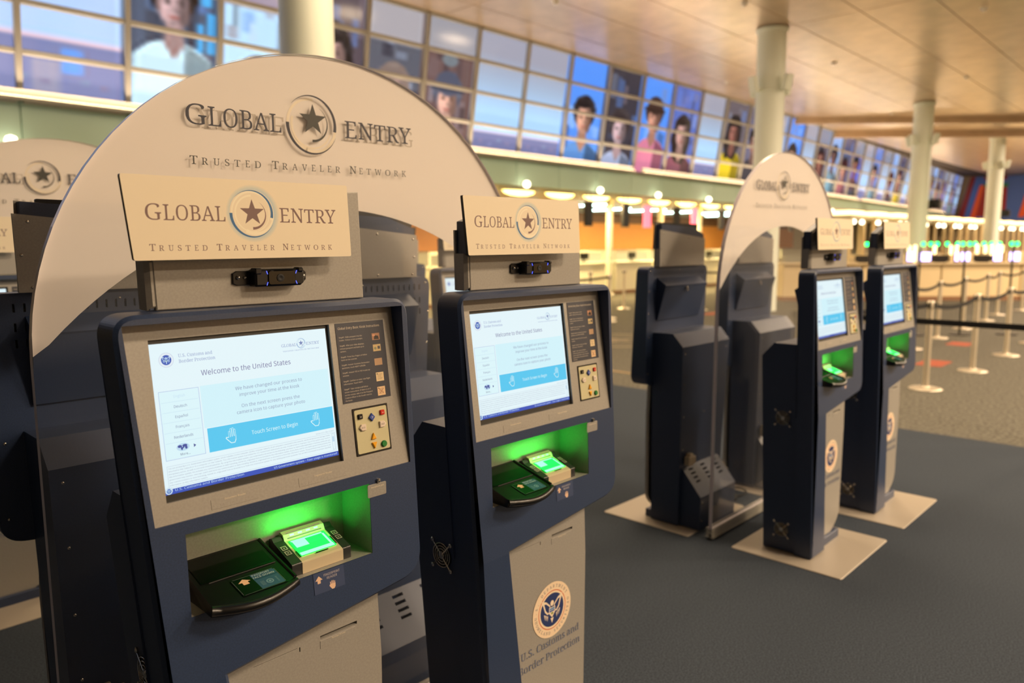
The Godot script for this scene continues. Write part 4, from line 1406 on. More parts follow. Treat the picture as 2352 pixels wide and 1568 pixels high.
# ------------------------------------------------------------------ the hall
func hall_shell() -> void:
	var f := setting("floor")
	var st := begin()
	box(st, Vector3(29, -0.1, -2), Vector3(72, 0.2, 42))
	put(st, "brown_carpet", "brown_carpet", f)
	st = begin()
	box(st, Vector3(0.39, 0.002, 1.0), Vector3(12.78, 0.004, 24))
	put(st, "grey_carpet", "grey_carpet", f)
	st = begin()
	box(st, Vector3(7.55, 0.002, -8.0), Vector3(0.06, 0.004, 7.0))
	put(st, "carpet_strip", "strip", f)
	# ceiling: long metal panels with open joints between them
	var c := setting("ceiling")
	st = begin()
	box(st, Vector3(29, CEIL + 0.16, -1), Vector3(74, 0.2, 40))
	put(st, "ceiling_slab", "ceiling_back", c)
	var bm := begin()
	box(bm, Vector3.ZERO, Vector3(5.97, 0.03, 1.372), 0.004)
	bm.generate_normals()
	var panel := bm.commit()
	for i in 12:
		for j in 20:
			var x := -3.8 + i * 6.0
			var z := -12.45 + j * 1.39
			put_mesh(panel, "ceiling_panel", "ceiling_metal", c, Transform3D(Basis(), Vector3(x, CEIL + 0.03, z)))
	# dropped edges where the ceiling steps
	st = begin()
	var d := Vector3(0.69, 0, 0.723)
	var bs := Transform3D(Basis(d, Vector3.UP, d.cross(Vector3.UP)), Vector3(34.5, CEIL - 0.10, -7.7))
	box(st, Vector3.ZERO, Vector3(16, 0.26, 0.25), 0.01, bs)
	put(st, "ceiling_step", "ceiling_metal", c)
	st = begin()
	box(st, Vector3.ZERO, Vector3(15, 0.30, 0.25), 0.01, Transform3D(bs.basis, Vector3(39.2, CEIL - 0.12, -7.9)))
	put(st, "ceiling_step", "ceiling_metal", c)
	# sprinkler roses
	for e in [[14.98, -7.7], [21.46, -8.35], [18.83, -4.25], [21.6, -11.6], [26.0, -6.2], [12.2, -10.4], [31.0, -9.8]]:
		st = begin()
		lathe(st, [[0.0, -0.06], [0.05, -0.05], [0.06, 0.0], [0.09, 0.015]], Transform3D(Basis(), Vector3(e[0], CEIL, e[1])), 12)
		put(st, "sprinkler", "white_print", c)
	# side and rear walls
	for e in [["wall_left", Vector3(-6.2, 3.3, -2), Vector3(0.4, 6.8, 40)], ["wall_front", Vector3(29, 3.3, 15.2), Vector3(72, 6.8, 0.4)], ["wall_right", Vector3(64.3, 3.3, -2), Vector3(0.4, 6.8, 40)]]:
		var w := setting(e[0])
		st = begin()
		box(st, e[1], e[2])
		put(st, "wall_surface", "dark_wall" if e[0] == "wall_left" else "wall_paint", w)
	var wb := setting("wall_back")
	st = begin()
	box(st, Vector3(29, 1.5, -20.2), Vector3(72, 3.6, 0.4))
	put(st, "back_wall", "white_laminate", wb)
	st = begin()
	box(st, Vector3(26, 1.94, -19.9), Vector3(40, 1.14, 0.1))
	put(st, "orange_band", "orange_paint", wb)
	st = begin()
	box(st, Vector3(26, 2.72, -19.88), Vector3(40, 0.40, 0.16))
	put(st, "brown_band", "brown_paint", wb)
	var lc := setting("trim_2")
	st = begin()
	box(st, Vector3(29, 3.14, -16.65), Vector3(72, 0.16, 6.6))
	put(st, "low_ceiling", "white_laminate", lc)

func wall_line(x: float) -> float:
	return -13.25 if x <= 29.3 else -13.25 - (x - 29.3) * 0.062

func picture_wall() -> void:
	# frieze panels and glazing above the counters; each pane carries part of a large photograph
	var xs := [-4.26]
	while xs[-1] < 12.0:
		xs.append(xs[-1] + 1.51)
	while xs[-1] < 29.0:
		xs.append(xs[-1] + 1.655)
	var n1 := xs.size() - 1
	while xs[-1] < 63.0:
		xs.append(xs[-1] + 1.655)
	murals(xs, n1)
	var wf := setting("trim_1")
	var win1 := setting("window_1")
	var win2 := setting("window_2")
	var rows := [3.70, 4.385, 5.07, 5.755, 6.44]
	for i in xs.size() - 1:
		var x0: float = xs[i]
		var x1: float = xs[i + 1]
		var z0 := wall_line(x0)
		var z1 := wall_line(x1)
		var win := win1 if i < n1 else win2
		var st := begin()
		var fr := Transform3D(Basis(Vector3.UP, -atan2(z1 - z0, x1 - x0)), Vector3((x0 + x1) / 2, 3.37, (z0 + z1) / 2))
		box(st, Vector3(0, 0, 0), Vector3(x1 - x0 - 0.012, 0.64, 0.10), 0.006, fr)
		put(st, "frieze_panel", "frieze_paint", wf)
		st = begin()
		# the glazing leans into the hall
		var lean := Transform3D(Basis(fr.basis.x, Vector3(fr.basis.z.x * LEAN, 1, fr.basis.z.z * LEAN), fr.basis.z), Vector3((x0 + x1) / 2, 3.70, (z0 + z1) / 2))
		box(st, Vector3(-(x1 - x0) / 2, (rows[4] - 3.70) / 2, 0.04), Vector3(0.085, rows[4] - 3.70, 0.16), 0.01, lean)
		put(st, "mullion", "mullion_paint", win)
		for r in 5:
			st = begin()
			box(st, Vector3(0, rows[r] - 3.70, 0.035), Vector3(x1 - x0 - 0.085, 0.075, 0.13), 0.01, lean)
			put(st, "transom", "mullion_paint", win)
		for r in 4:
			st = begin()
			var hw: float = (x1 - x0) / 2 - 0.03
			var a := lean * Vector3(-hw, rows[r + 1] - 3.73, 0.015)
			var b := lean * Vector3(hw, rows[r + 1] - 3.73, 0.015)
			var c := lean * Vector3(hw, rows[r] - 3.67, 0.015)
			var d := lean * Vector3(-hw, rows[r] - 3.67, 0.015)
			var uv: Rect2
			if i < n1:
				uv = Rect2(float(i) / n1, (3 - r) / 4.0, 1.0 / n1, 0.25)
			else:
				uv = Rect2(float((i - n1) % 12) / 12.0, (3 - r) / 4.0, 1.0 / 12, 0.25)
			uvquad(st, a, b, c, d, uv)
			var back := Vector3(0, 0, -0.03)
			quad(st, a + back, b + back, c + back, d + back)
			put(st, "pane", "mural_near" if i < n1 else "mural_far", win)
	var bw := begin()
	for i in xs.size() - 1:
		var x0: float = xs[i]
		var x1: float = xs[i + 1]
		quad(bw, Vector3(x0, 3.05, wall_line(x0) - 0.12), Vector3(x1, 3.05, wall_line(x1) - 0.12), Vector3(x1, 6.6, wall_line(x1) - 0.12), Vector3(x0, 6.6, wall_line(x0) - 0.12))
		quad(bw, Vector3(x0, 3.05, wall_line(x0) - 0.3), Vector3(x1, 3.05, wall_line(x1) - 0.3), Vector3(x1, 6.6, wall_line(x1) - 0.3), Vector3(x0, 6.6, wall_line(x0) - 0.3))
	put(bw, "upper_wall", "wall_paint", wf)

func portrait(c: Canvas, x: float, y: float, s: float, bg: Color, hair: Color, skin: Color, shirt: Color, kind: int) -> void:
	# head and shoulders, about s wide, face centred on (x, y); the picture is stretched sideways on the glass
	var t := s * 1.6
	c.rect(x - s * 0.56, 0, s * 1.12, c.h, bg)
	var rng := RandomNumberGenerator.new()
	rng.seed = int(x * 7.0) + 11
	for i in 18:
		var tone := bg.lerp([Color(0.75, 0.85, 1.0), Color(0.16, 0.15, 0.20), Color(0.40, 0.58, 0.92), Color(0.58, 0.52, 0.56)][i % 4], rng.randf_range(0.1, 0.5))
		c.rect(x + rng.randf_range(-0.56, 0.4) * s, rng.randf_range(0, 0.85) * c.h, rng.randf_range(0.06, 0.24) * s, rng.randf_range(0.05, 0.3) * c.h, tone)
	var body := PackedVector2Array()
	for q in [[-0.54, 1.4], [-0.50, 0.62], [-0.30, 0.46], [-0.10, 0.40], [0.10, 0.40], [0.30, 0.46], [0.50, 0.60], [0.55, 1.4]]:
		body.append(Vector2(x + q[0] * s, y + q[1] * t))
	c.poly(body, shirt)
	c.poly(PackedVector2Array([Vector2(x + 0.14 * s, y + 0.42 * t), Vector2(x + 0.5 * s, y + 0.6 * t), Vector2(x + 0.55 * s, y + 1.4 * t), Vector2(x + 0.1 * s, y + 1.4 * t)]), shirt.darkened(0.35))
	if kind == 1:
		c.ellipse(x, y + t * 0.16, s * 0.34, t * 0.46, hair)
		for i in 8:
			c.ellipse(x + rng.randf_range(-0.3, 0.3) * s, y + rng.randf_range(0.1, 0.5) * t, s * 0.09, t * 0.16, hair.lightened(rng.randf_range(0.0, 0.12)), 10)
	c.ellipse(x, y - t * 0.07, s * 0.29, t * 0.29, hair)
	for i in 12:
		var a := PI + PI * i / 11.0
		c.ellipse(x + cos(a) * s * 0.25, y - t * 0.06 + sin(a) * t * 0.24, s * rng.randf_range(0.06, 0.10), t * rng.randf_range(0.04, 0.08), hair.lightened(rng.randf_range(0.0, 0.10)), 10)
	c.poly(PackedVector2Array([Vector2(x - s * 0.11, y + t * 0.2), Vector2(x + s * 0.11, y + t * 0.2), Vector2(x + s * 0.13, y + t * 0.44), Vector2(x, y + t * 0.62), Vector2(x - s * 0.13, y + t * 0.44)]), skin.darkened(0.25))
	c.ellipse(x, y + t * 0.05, s * 0.205, t * 0.245, skin.darkened(0.10))
	c.ellipse(x + s * 0.115, y + t * 0.07, s * 0.095, t * 0.20, skin.darkened(0.45), 16)
	c.ellipse(x - s * 0.06, y + t * 0.06, s * 0.125, t * 0.20, skin, 18)
	for e in [-0.085, 0.075]:
		c.ellipse(x + e * s, y + t * 0.005, s * 0.052, t * 0.024, skin.darkened(0.55), 10)
	c.ellipse(x + s * 0.02, y + t * 0.09, s * 0.03, t * 0.05, skin.darkened(0.32), 10)
	c.ellipse(x, y + t * 0.175, s * 0.075, t * 0.020, Color(0.55, 0.28, 0.26).lerp(skin, 0.3), 10)
	c.ellipse(x, y + t * 0.235, s * 0.09, t * 0.03, skin.darkened(0.22), 10)
	if kind == 2:
		c.ellipse(x, y - t * 0.20, s * 0.25, t * 0.17, hair)
		c.rect(x - s * 0.36, y - t * 0.16, s * 0.72, t * 0.05, hair.darkened(0.2))
	elif kind == 3:
		c.ellipse(x, y - t * 0.13, s * 0.19, t * 0.13, skin)
	else:
		c.ellipse(x - s * 0.05, y - t * 0.19, s * 0.21, t * 0.075, hair)

func sky_scene(c: Canvas, x: float, s: float, k: int) -> void:
	var h := float(c.h)
	for i in 48:
		var t := i / 48.0
		var col := Color(0.62, 0.63, 0.70).lerp(Color(0.66, 0.83, 1.0), clampf(t * 2.2 - 0.35, 0, 1)) if k != 2 else Color(0.74, 0.85, 1.0).lerp(Color(0.64, 0.78, 1.0), t)
		c.rect(x - s * 0.5, h * t, s, h / 48 + 1, col)
	c.rect(x - s * 0.5, h * 0.80, s, h * 0.2, Color(0.46, 0.48, 0.66))
	c.rect(x - s * 0.5, h * 0.78, s, h * 0.02, Color(0.80, 0.78, 0.90))
	if k == 2:
		c.rect(x - s * 0.5, h * 0.66, s, h * 0.34, Color(0.50, 0.53, 0.72))
		c.rect(x - s * 0.5, h * 0.64, s, h * 0.025, Color(0.86, 0.78, 0.86))
		c.rect(x - s * 0.12, h * 0.70, s * 0.2, h * 0.12, Color(0.42, 0.62, 0.95))
		c.rect(x - s * 0.40, h * 0.76, s * 0.26, h * 0.24, Color(0.60, 0.60, 0.72))
	for i in 5:
		c.rect(x - s * 0.5 + s * 0.19 * i, h * (0.85 + 0.02 * (i % 3)), s * 0.07, h * 0.022, [Color(0.50, 0.58, 0.72), Color(0.56, 0.52, 0.66), Color(0.54, 0.56, 0.74)][i % 3])

func murals(xs: Array, n1: int) -> void:
	var blue := Color(0.34, 0.58, 0.98)
	var pale := Color(0.72, 0.88, 1.0)
	var dark := Color(0.24, 0.23, 0.27)
	var hair := Color(0.14, 0.12, 0.13)
	var skin := Color(0.86, 0.66, 0.58)
	var c := Canvas.new(self, 2048, 256, Color(0.6, 0.7, 0.85))
	var w := 2048.0 / n1
	for i in n1:
		var xm: float = (xs[i] + xs[i + 1]) / 2
		var x := (i + 0.5) * w
		if xm < 4.8:
			sky_scene(c, x, w, 2)
		elif xm < 6.3:
			portrait(c, x, 84, w * 0.92, Color(0.30, 0.36, 0.46), hair, Color(0.80, 0.68, 0.70), Color(0.78, 0.92, 1.0), 0)
			for b in [[-0.46, 20, 0.16, 60], [0.30, 30, 0.14, 50], [0.38, 90, 0.10, 60], [0.26, 110, 0.08, 40]]:
				c.rect(x + b[0] * w, b[1], b[2] * w, b[3], Color(0.30, 0.66, 0.92))
		elif xm < 7.8:
			portrait(c, x, 180, w * 0.8, pale, Color(0.32, 0.26, 0.30), Color(0.82, 0.66, 0.64), Color(0.55, 0.62, 0.80), 3)
			c.rect(x - w / 2, 0, w, 66, Color(0.62, 0.58, 0.66))
		elif xm < 9.3:
			portrait(c, x, 110, w, Color(0.34, 0.30, 0.34), hair, Color(0.90, 0.74, 0.72), Color(0.40, 0.36, 0.42), 1)
		elif xm < 10.8:
			portrait(c, x, 150, w * 0.9, Color(0.36, 0.37, 0.42), Color(0.50, 0.44, 0.42), Color(0.94, 0.80, 0.78), Color(0.46, 0.44, 0.52), 1)
			c.rect(x - w / 2, 0, w, 66, Color(0.66, 0.65, 0.68))
		elif xm < 12.3:
			portrait(c, x, 150, w * 0.95, Color(0.42, 0.34, 0.34), Color(0.32, 0.34, 0.42), Color(0.90, 0.72, 0.66), Color(0.58, 0.72, 0.92), 2)
			c.rect(x - w / 2, 0, w, 62, Color(0.60, 0.60, 0.64))
			c.ellipse(x, 74, 15, 14, Color(0.44, 0.48, 0.52))
		elif xm < 15.6:
			sky_scene(c, x, w, 1)
		else:
			var k := int((xm - 15.6) / 1.655)
			var e: Array = [[blue, hair, skin, Color(0.36, 0.55, 0.82), 0, 134], [dark, Color(0.22, 0.19, 0.20), Color(0.80, 0.70, 0.74), Color(0.62, 0.68, 0.82), 0, 146], [blue, Color(0.26, 0.19, 0.17), Color(0.84, 0.62, 0.54), Color(0.82, 0.50, 0.62), 2, 100], [Color(0.36, 0.44, 0.75), Color(0.17, 0.13, 0.13), Color(0.78, 0.62, 0.60), Color(0.52, 0.32, 0.38), 1, 126], [], [Color(0.40, 0.37, 0.40), hair, Color(0.62, 0.42, 0.38), Color(0.86, 0.76, 0.18), 1, 92], [Color(0.42, 0.42, 0.52), hair, Color(0.60, 0.46, 0.42), Color(0.24, 0.24, 0.28), 0, 110], []][k % 8]
			if e.is_empty():
				sky_scene(c, x, w, 1)
			else:
				portrait(c, x, e[5], w * 0.95, e[0], e[1], e[2], e[3], e[4])
	mural_mat("mural_near", c.soft(5))
	c = Canvas.new(self, 1024, 256, Color(0.6, 0.7, 0.85))
	w = 1024.0 / 12
	var tones := [Color(0.40, 0.52, 0.82), Color(0.34, 0.31, 0.36), Color(0.56, 0.70, 0.92), Color(0.30, 0.32, 0.44), Color(0.26, 0.36, 0.80), Color(0.38, 0.35, 0.38)]
	for i in 12:
		var x := (i + 0.5) * w
		if i % 5 == 0 or i == 7:
			sky_scene(c, x, w, 1)
		else:
			portrait(c, x, 80 + (i * 37) % 60, w * 0.95, tones[i % 6], hair, [skin, Color(0.62, 0.46, 0.40), Color(0.50, 0.36, 0.32)][i % 3], [Color(0.30, 0.30, 0.34), Color(0.80, 0.74, 0.20), Color(0.46, 0.62, 0.70), Color(0.60, 0.36, 0.40)][i % 4], [0, 1, 0, 2][i % 4])
		if i % 3 == 1:
			c.rect(x - w / 2, 0, w, 62, Color(0.52, 0.55, 0.64))
	mural_mat("mural_far", c.soft(5))

func mural_mat(n: String, t: Texture2D) -> void:
	printed(n, t, 0.09, 0.5)
	var m: StandardMaterial3D = M[n]
	m.albedo_color = Color(0.6, 0.6, 0.6)
	m.emission_enabled = true
	m.emission = Color.WHITE
	m.emission_operator = BaseMaterial3D.EMISSION_OP_MULTIPLY
	m.emission_texture = t
	m.emission_energy_multiplier = MURAL

func column(x: float, z: float, label: String, low_camera: bool) -> void:
	var o := thing("column", label, "column", "round columns", Vector3(x, 0, z))
	var st := smooth_begin()
	lathe(st, [[0.322, 0.0], [0.322, CEIL]], Transform3D(), 32)
	put(st, "shaft", "column_paint", o, true)
	st = smooth_begin()
	lathe(st, [[0.322, CEIL - 0.10], [0.36, CEIL - 0.07], [0.36, CEIL - 0.01], [0.33, CEIL]], Transform3D(), 32)
	put(st, "cap_ring", "column_paint", o, true)
	st = smooth_begin()
	lathe(st, [[0.322, 5.02], [0.345, 5.04], [0.345, 5.10], [0.322, 5.12]], Transform3D(), 32)
	put(st, "collar", "column_paint", o, true)
	for a in [0.35, 1.92, 3.49, 5.06]:
		var d := Vector3(cos(a), 0, sin(a))
		var t := Transform3D(Basis(d.cross(Vector3.UP), Vector3.UP, -d).rotated(d.cross(Vector3.UP), -0.25), d * 0.52 + Vector3(0, 5.18, 0))
		st = begin()
		box(st, Vector3.ZERO, Vector3(0.20, 0.34, 0.12), 0.015, t)
		box(st, Vector3(0, -0.16, 0.12), Vector3(0.06, 0.06, 0.24), 0.005, t)
		var fl := put(st, "floodlight", "column_paint", o)
		st = begin()
		box(st, Vector3(0, 0.176, 0), Vector3(0.16, 0.012, 0.09), 0.0, t)
		put(st, "flood_glass", "white_print", fl)
	if low_camera:
		st = begin()
		box(st, Vector3(0.46, 2.98, 0.42), Vector3(0.34, 0.32, 0.38), 0.05)
		box(st, Vector3(0.27, 2.86, 0.24), Vector3(0.24, 0.16, 0.24), 0.02)
		put(st, "loudspeaker", "black_plastic", o)

func added_ceiling_light(x: float, z: float, e: float) -> void:  # fixture out of view, added to brighten the hall
	var o := thing("added_ceiling_light", "square warm ceiling light out of view, added to brighten the hall", "ceiling light", "added ceiling lights out of view", Vector3(x, CEIL, z))
	var st := begin()
	box(st, Vector3(0, 0.0, 0), Vector3(1.3, 0.06, 1.3), 0.01)
	put(st, "frame", "column_paint", o)
	st = begin()
	box(st, Vector3(0, -0.035, 0), Vector3(1.2, 0.012, 1.2))
	put(st, "light_panel", "added_panel_light", o)
	var l := AreaLight3D.new()
	l.name = "added_panel_lamp"
	l.light_color = WARM
	l.light_energy = e
	l.area_size = Vector2(1.2, 1.2)
	l.area_range = 60.0
	l.shadow_enabled = true
	l.position = Vector3(0, -0.05, 0)
	l.rotation = Vector3(-PI / 2, 0, 0)
	o.add_child(l)

# ------------------------------------------------------------------ counters and lights under the picture wall
func ticket_area() -> void:
	# lamps tucked under the frieze, one trough per bay
	var xs := [3.8]
	while xs[-1] < 12.0:
		xs.append(xs[-1] + 1.51)
	while xs[-1] < 30.0:
		xs.append(xs[-1] + 1.655)
	var trough := begin()
	box(trough, Vector3(0, 0.06, 0), Vector3(1.30, 0.06, 0.34), 0.02)
	trough.generate_normals()
	var tm := trough.commit()
	var lens := smooth_begin()
	lathe(lens, [[0.0, -0.10], [0.09, -0.08], [0.15, -0.03], [0.17, 0.05]], Transform3D(Basis().scaled(Vector3(3.6, 1, 0.9)), Vector3.ZERO), 20)
	lens.index()
	lens.generate_normals()
	var lm := lens.commit()
	for i in xs.size():
		var x: float = xs[i]
		var o := thing("trough_light", "long warm trough light glowing under the green frieze", "trough light", "trough lights under the frieze", Vector3(x, 2.93, wall_line(x) - 0.35))
		put_mesh(tm, "housing", "column_paint", o)
		put_mesh(lm, "trough_lamp", "lamp_warm", o)
		if i % 3 == 0:
			var l := AreaLight3D.new()
			l.name = "trough_glow"
			l.light_color = Color(1.0, 0.86, 0.60)
			l.light_energy = 22.0
			l.area_size = Vector2(1.2, 0.3)
			l.area_range = 40.0
			l.shadow_enabled = true
			l.position = Vector3(0, -0.12, 0)
			l.rotation = Vector3(-PI / 2, 0, 0)
			o.add_child(l)
	for x in [3.1, 9.3, 14.2, 17.25, 20.2, 23.3, 26.2, 31.0, 35.0, 39.5]:
		var o := thing("globe_light", "small round white light on the edge of the green frieze", "light", "round lights along the frieze", Vector3(x, 3.08, wall_line(x) + 0.22))
		var st := smooth_begin()
		lathe(st, [[0.0, -0.09], [0.065, -0.065], [0.09, 0.0], [0.065, 0.065], [0.0, 0.09]], Transform3D(), 16)
		put(st, "lamp_globe", "lamp_white", o, true)
		st = begin()
		box(st, Vector3(0, 0.03, -0.12), Vector3(0.04, 0.04, 0.16), 0.005)
		put(st, "bracket", "mullion_paint", o)
	# strips added on the frieze ledge, only to brighten the ceiling
	for x in [4.0, 14.0, 24.0, 34.0, 44.0, 54.0]:
		var o := thing("added_cove_light", "slim cove light added above the green frieze to brighten the ceiling", "cove light", "added cove lights on the frieze ledge", Vector3(x, 3.69, wall_line(x) + 0.32))
		o.rotation.y = 0.0 if x < 29.3 else 0.062
		var st := begin()
		box(st, Vector3.ZERO, Vector3(9.6, 0.05, 0.10), 0.01)
		put(st, "channel", "mullion_paint", o)
		st = begin()
		box(st, Vector3(0, 0.028, 0), Vector3(9.5, 0.01, 0.05))
		put(st, "added_strip_lamp", "added_panel_light", o)
		st = begin()
		box(st, Vector3(0, 0.075, -0.06), Vector3(9.6, 0.15, 0.012), 0.003)
		put(st, "baffle", "mullion_paint", o)  # shields the glazing from the added strip
		var l := AreaLight3D.new()
		l.name = "added_cove_lamp"
		l.light_color = WARM
		l.light_energy = ADDED_COVE
		l.area_size = Vector2(9.5, 0.08)
		l.area_range = 60.0
		l.shadow_enabled = true
		l.position = Vector3(0, 0.05, 0.03)
		l.rotation = Vector3(PI / 2 + 0.5, 0, 0)
		o.add_child(l)
	# bare tubes further in
	for e in [[5.5, -18.6, 0.9], [9.5, -18.0, 0.9], [24.9, -18.3, 0.9], [26.8, -17.9, 0.9], [21.8, -17.2, 0.9], [29.3, -17.8, 0.9], [31.5, -17.3, 0.9], [20.0, -18.8, 0.9], [34.0, -18.2, 0.9]]:
		var o := thing("tube_light", "bright white tube light on the low ceiling behind the counters", "tube light", "tube lights over the counters", Vector3(e[0], 3.0, e[1]))
		var st := begin()
		box(st, Vector3(0, 0.03, 0), Vector3(0.26, 0.06, 2.0), 0.01)
		put(st, "housing", "column_paint", o)
		st = begin()
		box(st, Vector3(0, -0.02, 0), Vector3(0.20, 0.05, 1.9), 0.02)
		put(st, "tube_lamp", "lamp_cool", o)
	# area lights that the tubes give to the counter zone
	for x in [7.0, 23.0, 32.0]:
		var l := AreaLight3D.new()
		l.name = "counter_zone_lamp"
		l.light_color = Color(1.0, 0.90, 0.66)
		l.light_energy = COUNTERS
		l.area_size = Vector2(6, 1.6)
		l.area_range = 40.0
		l.shadow_enabled = true
		l.position = Vector3(x, 2.93, -15.9)
		l.rotation = Vector3(-PI / 2, 0, 0)
		add_child(l)
	# blade signs hanging below the frieze
	for e in [[16.98, "sign_black"], [18.76, "sign_black"], [19.92, "banner_pink"], [21.63, "sign_black"], [22.73, "banner_pink"], [24.6, "sign_black"], [2.92, "banner_pink"], [26.6, "sign_black"], [28.4, "banner_pink"], [30.4, "sign_black"]]:
		var pink: bool = e[1] == "banner_pink"
		var o := thing("blade_sign", "narrow lit pink blade sign hanging under the frieze" if pink else "narrow black blade sign hanging under the frieze", "sign", "pink blade signs" if pink else "black blade signs", Vector3(e[0], 2.43, -13.24))
		var st := begin()
		box(st, Vector3.ZERO, Vector3(0.30, 0.68, 0.10), 0.01)
		put(st, "sign_box", e[1], o)
		for s in [-0.1, 0.1]:
			st = begin()
			box(st, Vector3(s, 0.48, 0), Vector3(0.02, 0.30, 0.02))
			put(st, "hanger", "mullion_paint", o)
	# white posts and counters
	for x in [12.2, 15.75, 18.05, 20.9, 23.4, 26.0, 29.0]:
		var o := thing("partition_post", "slim white post standing between check-in counters", "post", "white posts by the counters", Vector3(x + 0.9, 0, -13.95))
		var st := begin()
		box(st, Vector3(0, 1.5, 0), Vector3(0.16, 3.0, 0.16), 0.015)
		put(st, "shaft", "white_laminate", o)
		st = begin()
		box(st, Vector3(0, 0.04, 0), Vector3(0.26, 0.08, 0.26), 0.01)
		put(st, "foot", "white_laminate", o)
	var cx := 8.0
	while cx < 34.0:
		var o := thing("check_in_counter", "white check-in counter under the picture wall", "counter", "check-in counters under the picture wall", Vector3(cx, 0, -14.8))
		var st := begin()
		box(st, Vector3(0, 0.49, 0), Vector3(2.1, 0.98, 0.8), 0.02)
		put(st, "front", "white_laminate", o)
		st = begin()
		box(st, Vector3(0, 1.0, 0.02), Vector3(2.2, 0.05, 0.95), 0.012)
		put(st, "top", "white_laminate", o)
		st = begin()
		box(st, Vector3(0, 0.05, 0.02), Vector3(2.12, 0.10, 0.80), 0.0)
		put(st, "kick_plate", "brown_paint", o)
		st = begin()
		box(st, Vector3(0, 1.36, 0.3), Vector3(2.0, 0.07, 0.05), 0.01)
		for s in [-0.98, 0.98]:
			box(st, Vector3(s, 1.19, 0.3), Vector3(0.05, 0.34, 0.05), 0.005)
		put(st, "rail", "white_laminate", o)
		var scr := thing("counter_monitor", "small dark monitor standing on a white check-in counter", "monitor", "monitors on the white counters", Vector3(cx + 0.4, 1.026, -14.8))
		st = begin()
		box(st, Vector3(0, 0.24, 0), Vector3(0.42, 0.30, 0.04), 0.008)
		put(st, "case", "black_plastic", scr)
		st = begin()
		box(st, Vector3(0, 0.05, -0.02), Vector3(0.06, 0.10, 0.04), 0.004)
		box(st, Vector3(0, 0.008, -0.02), Vector3(0.22, 0.016, 0.16), 0.004)
		put(st, "stand", "black_plastic", scr)
		cx += 2.6

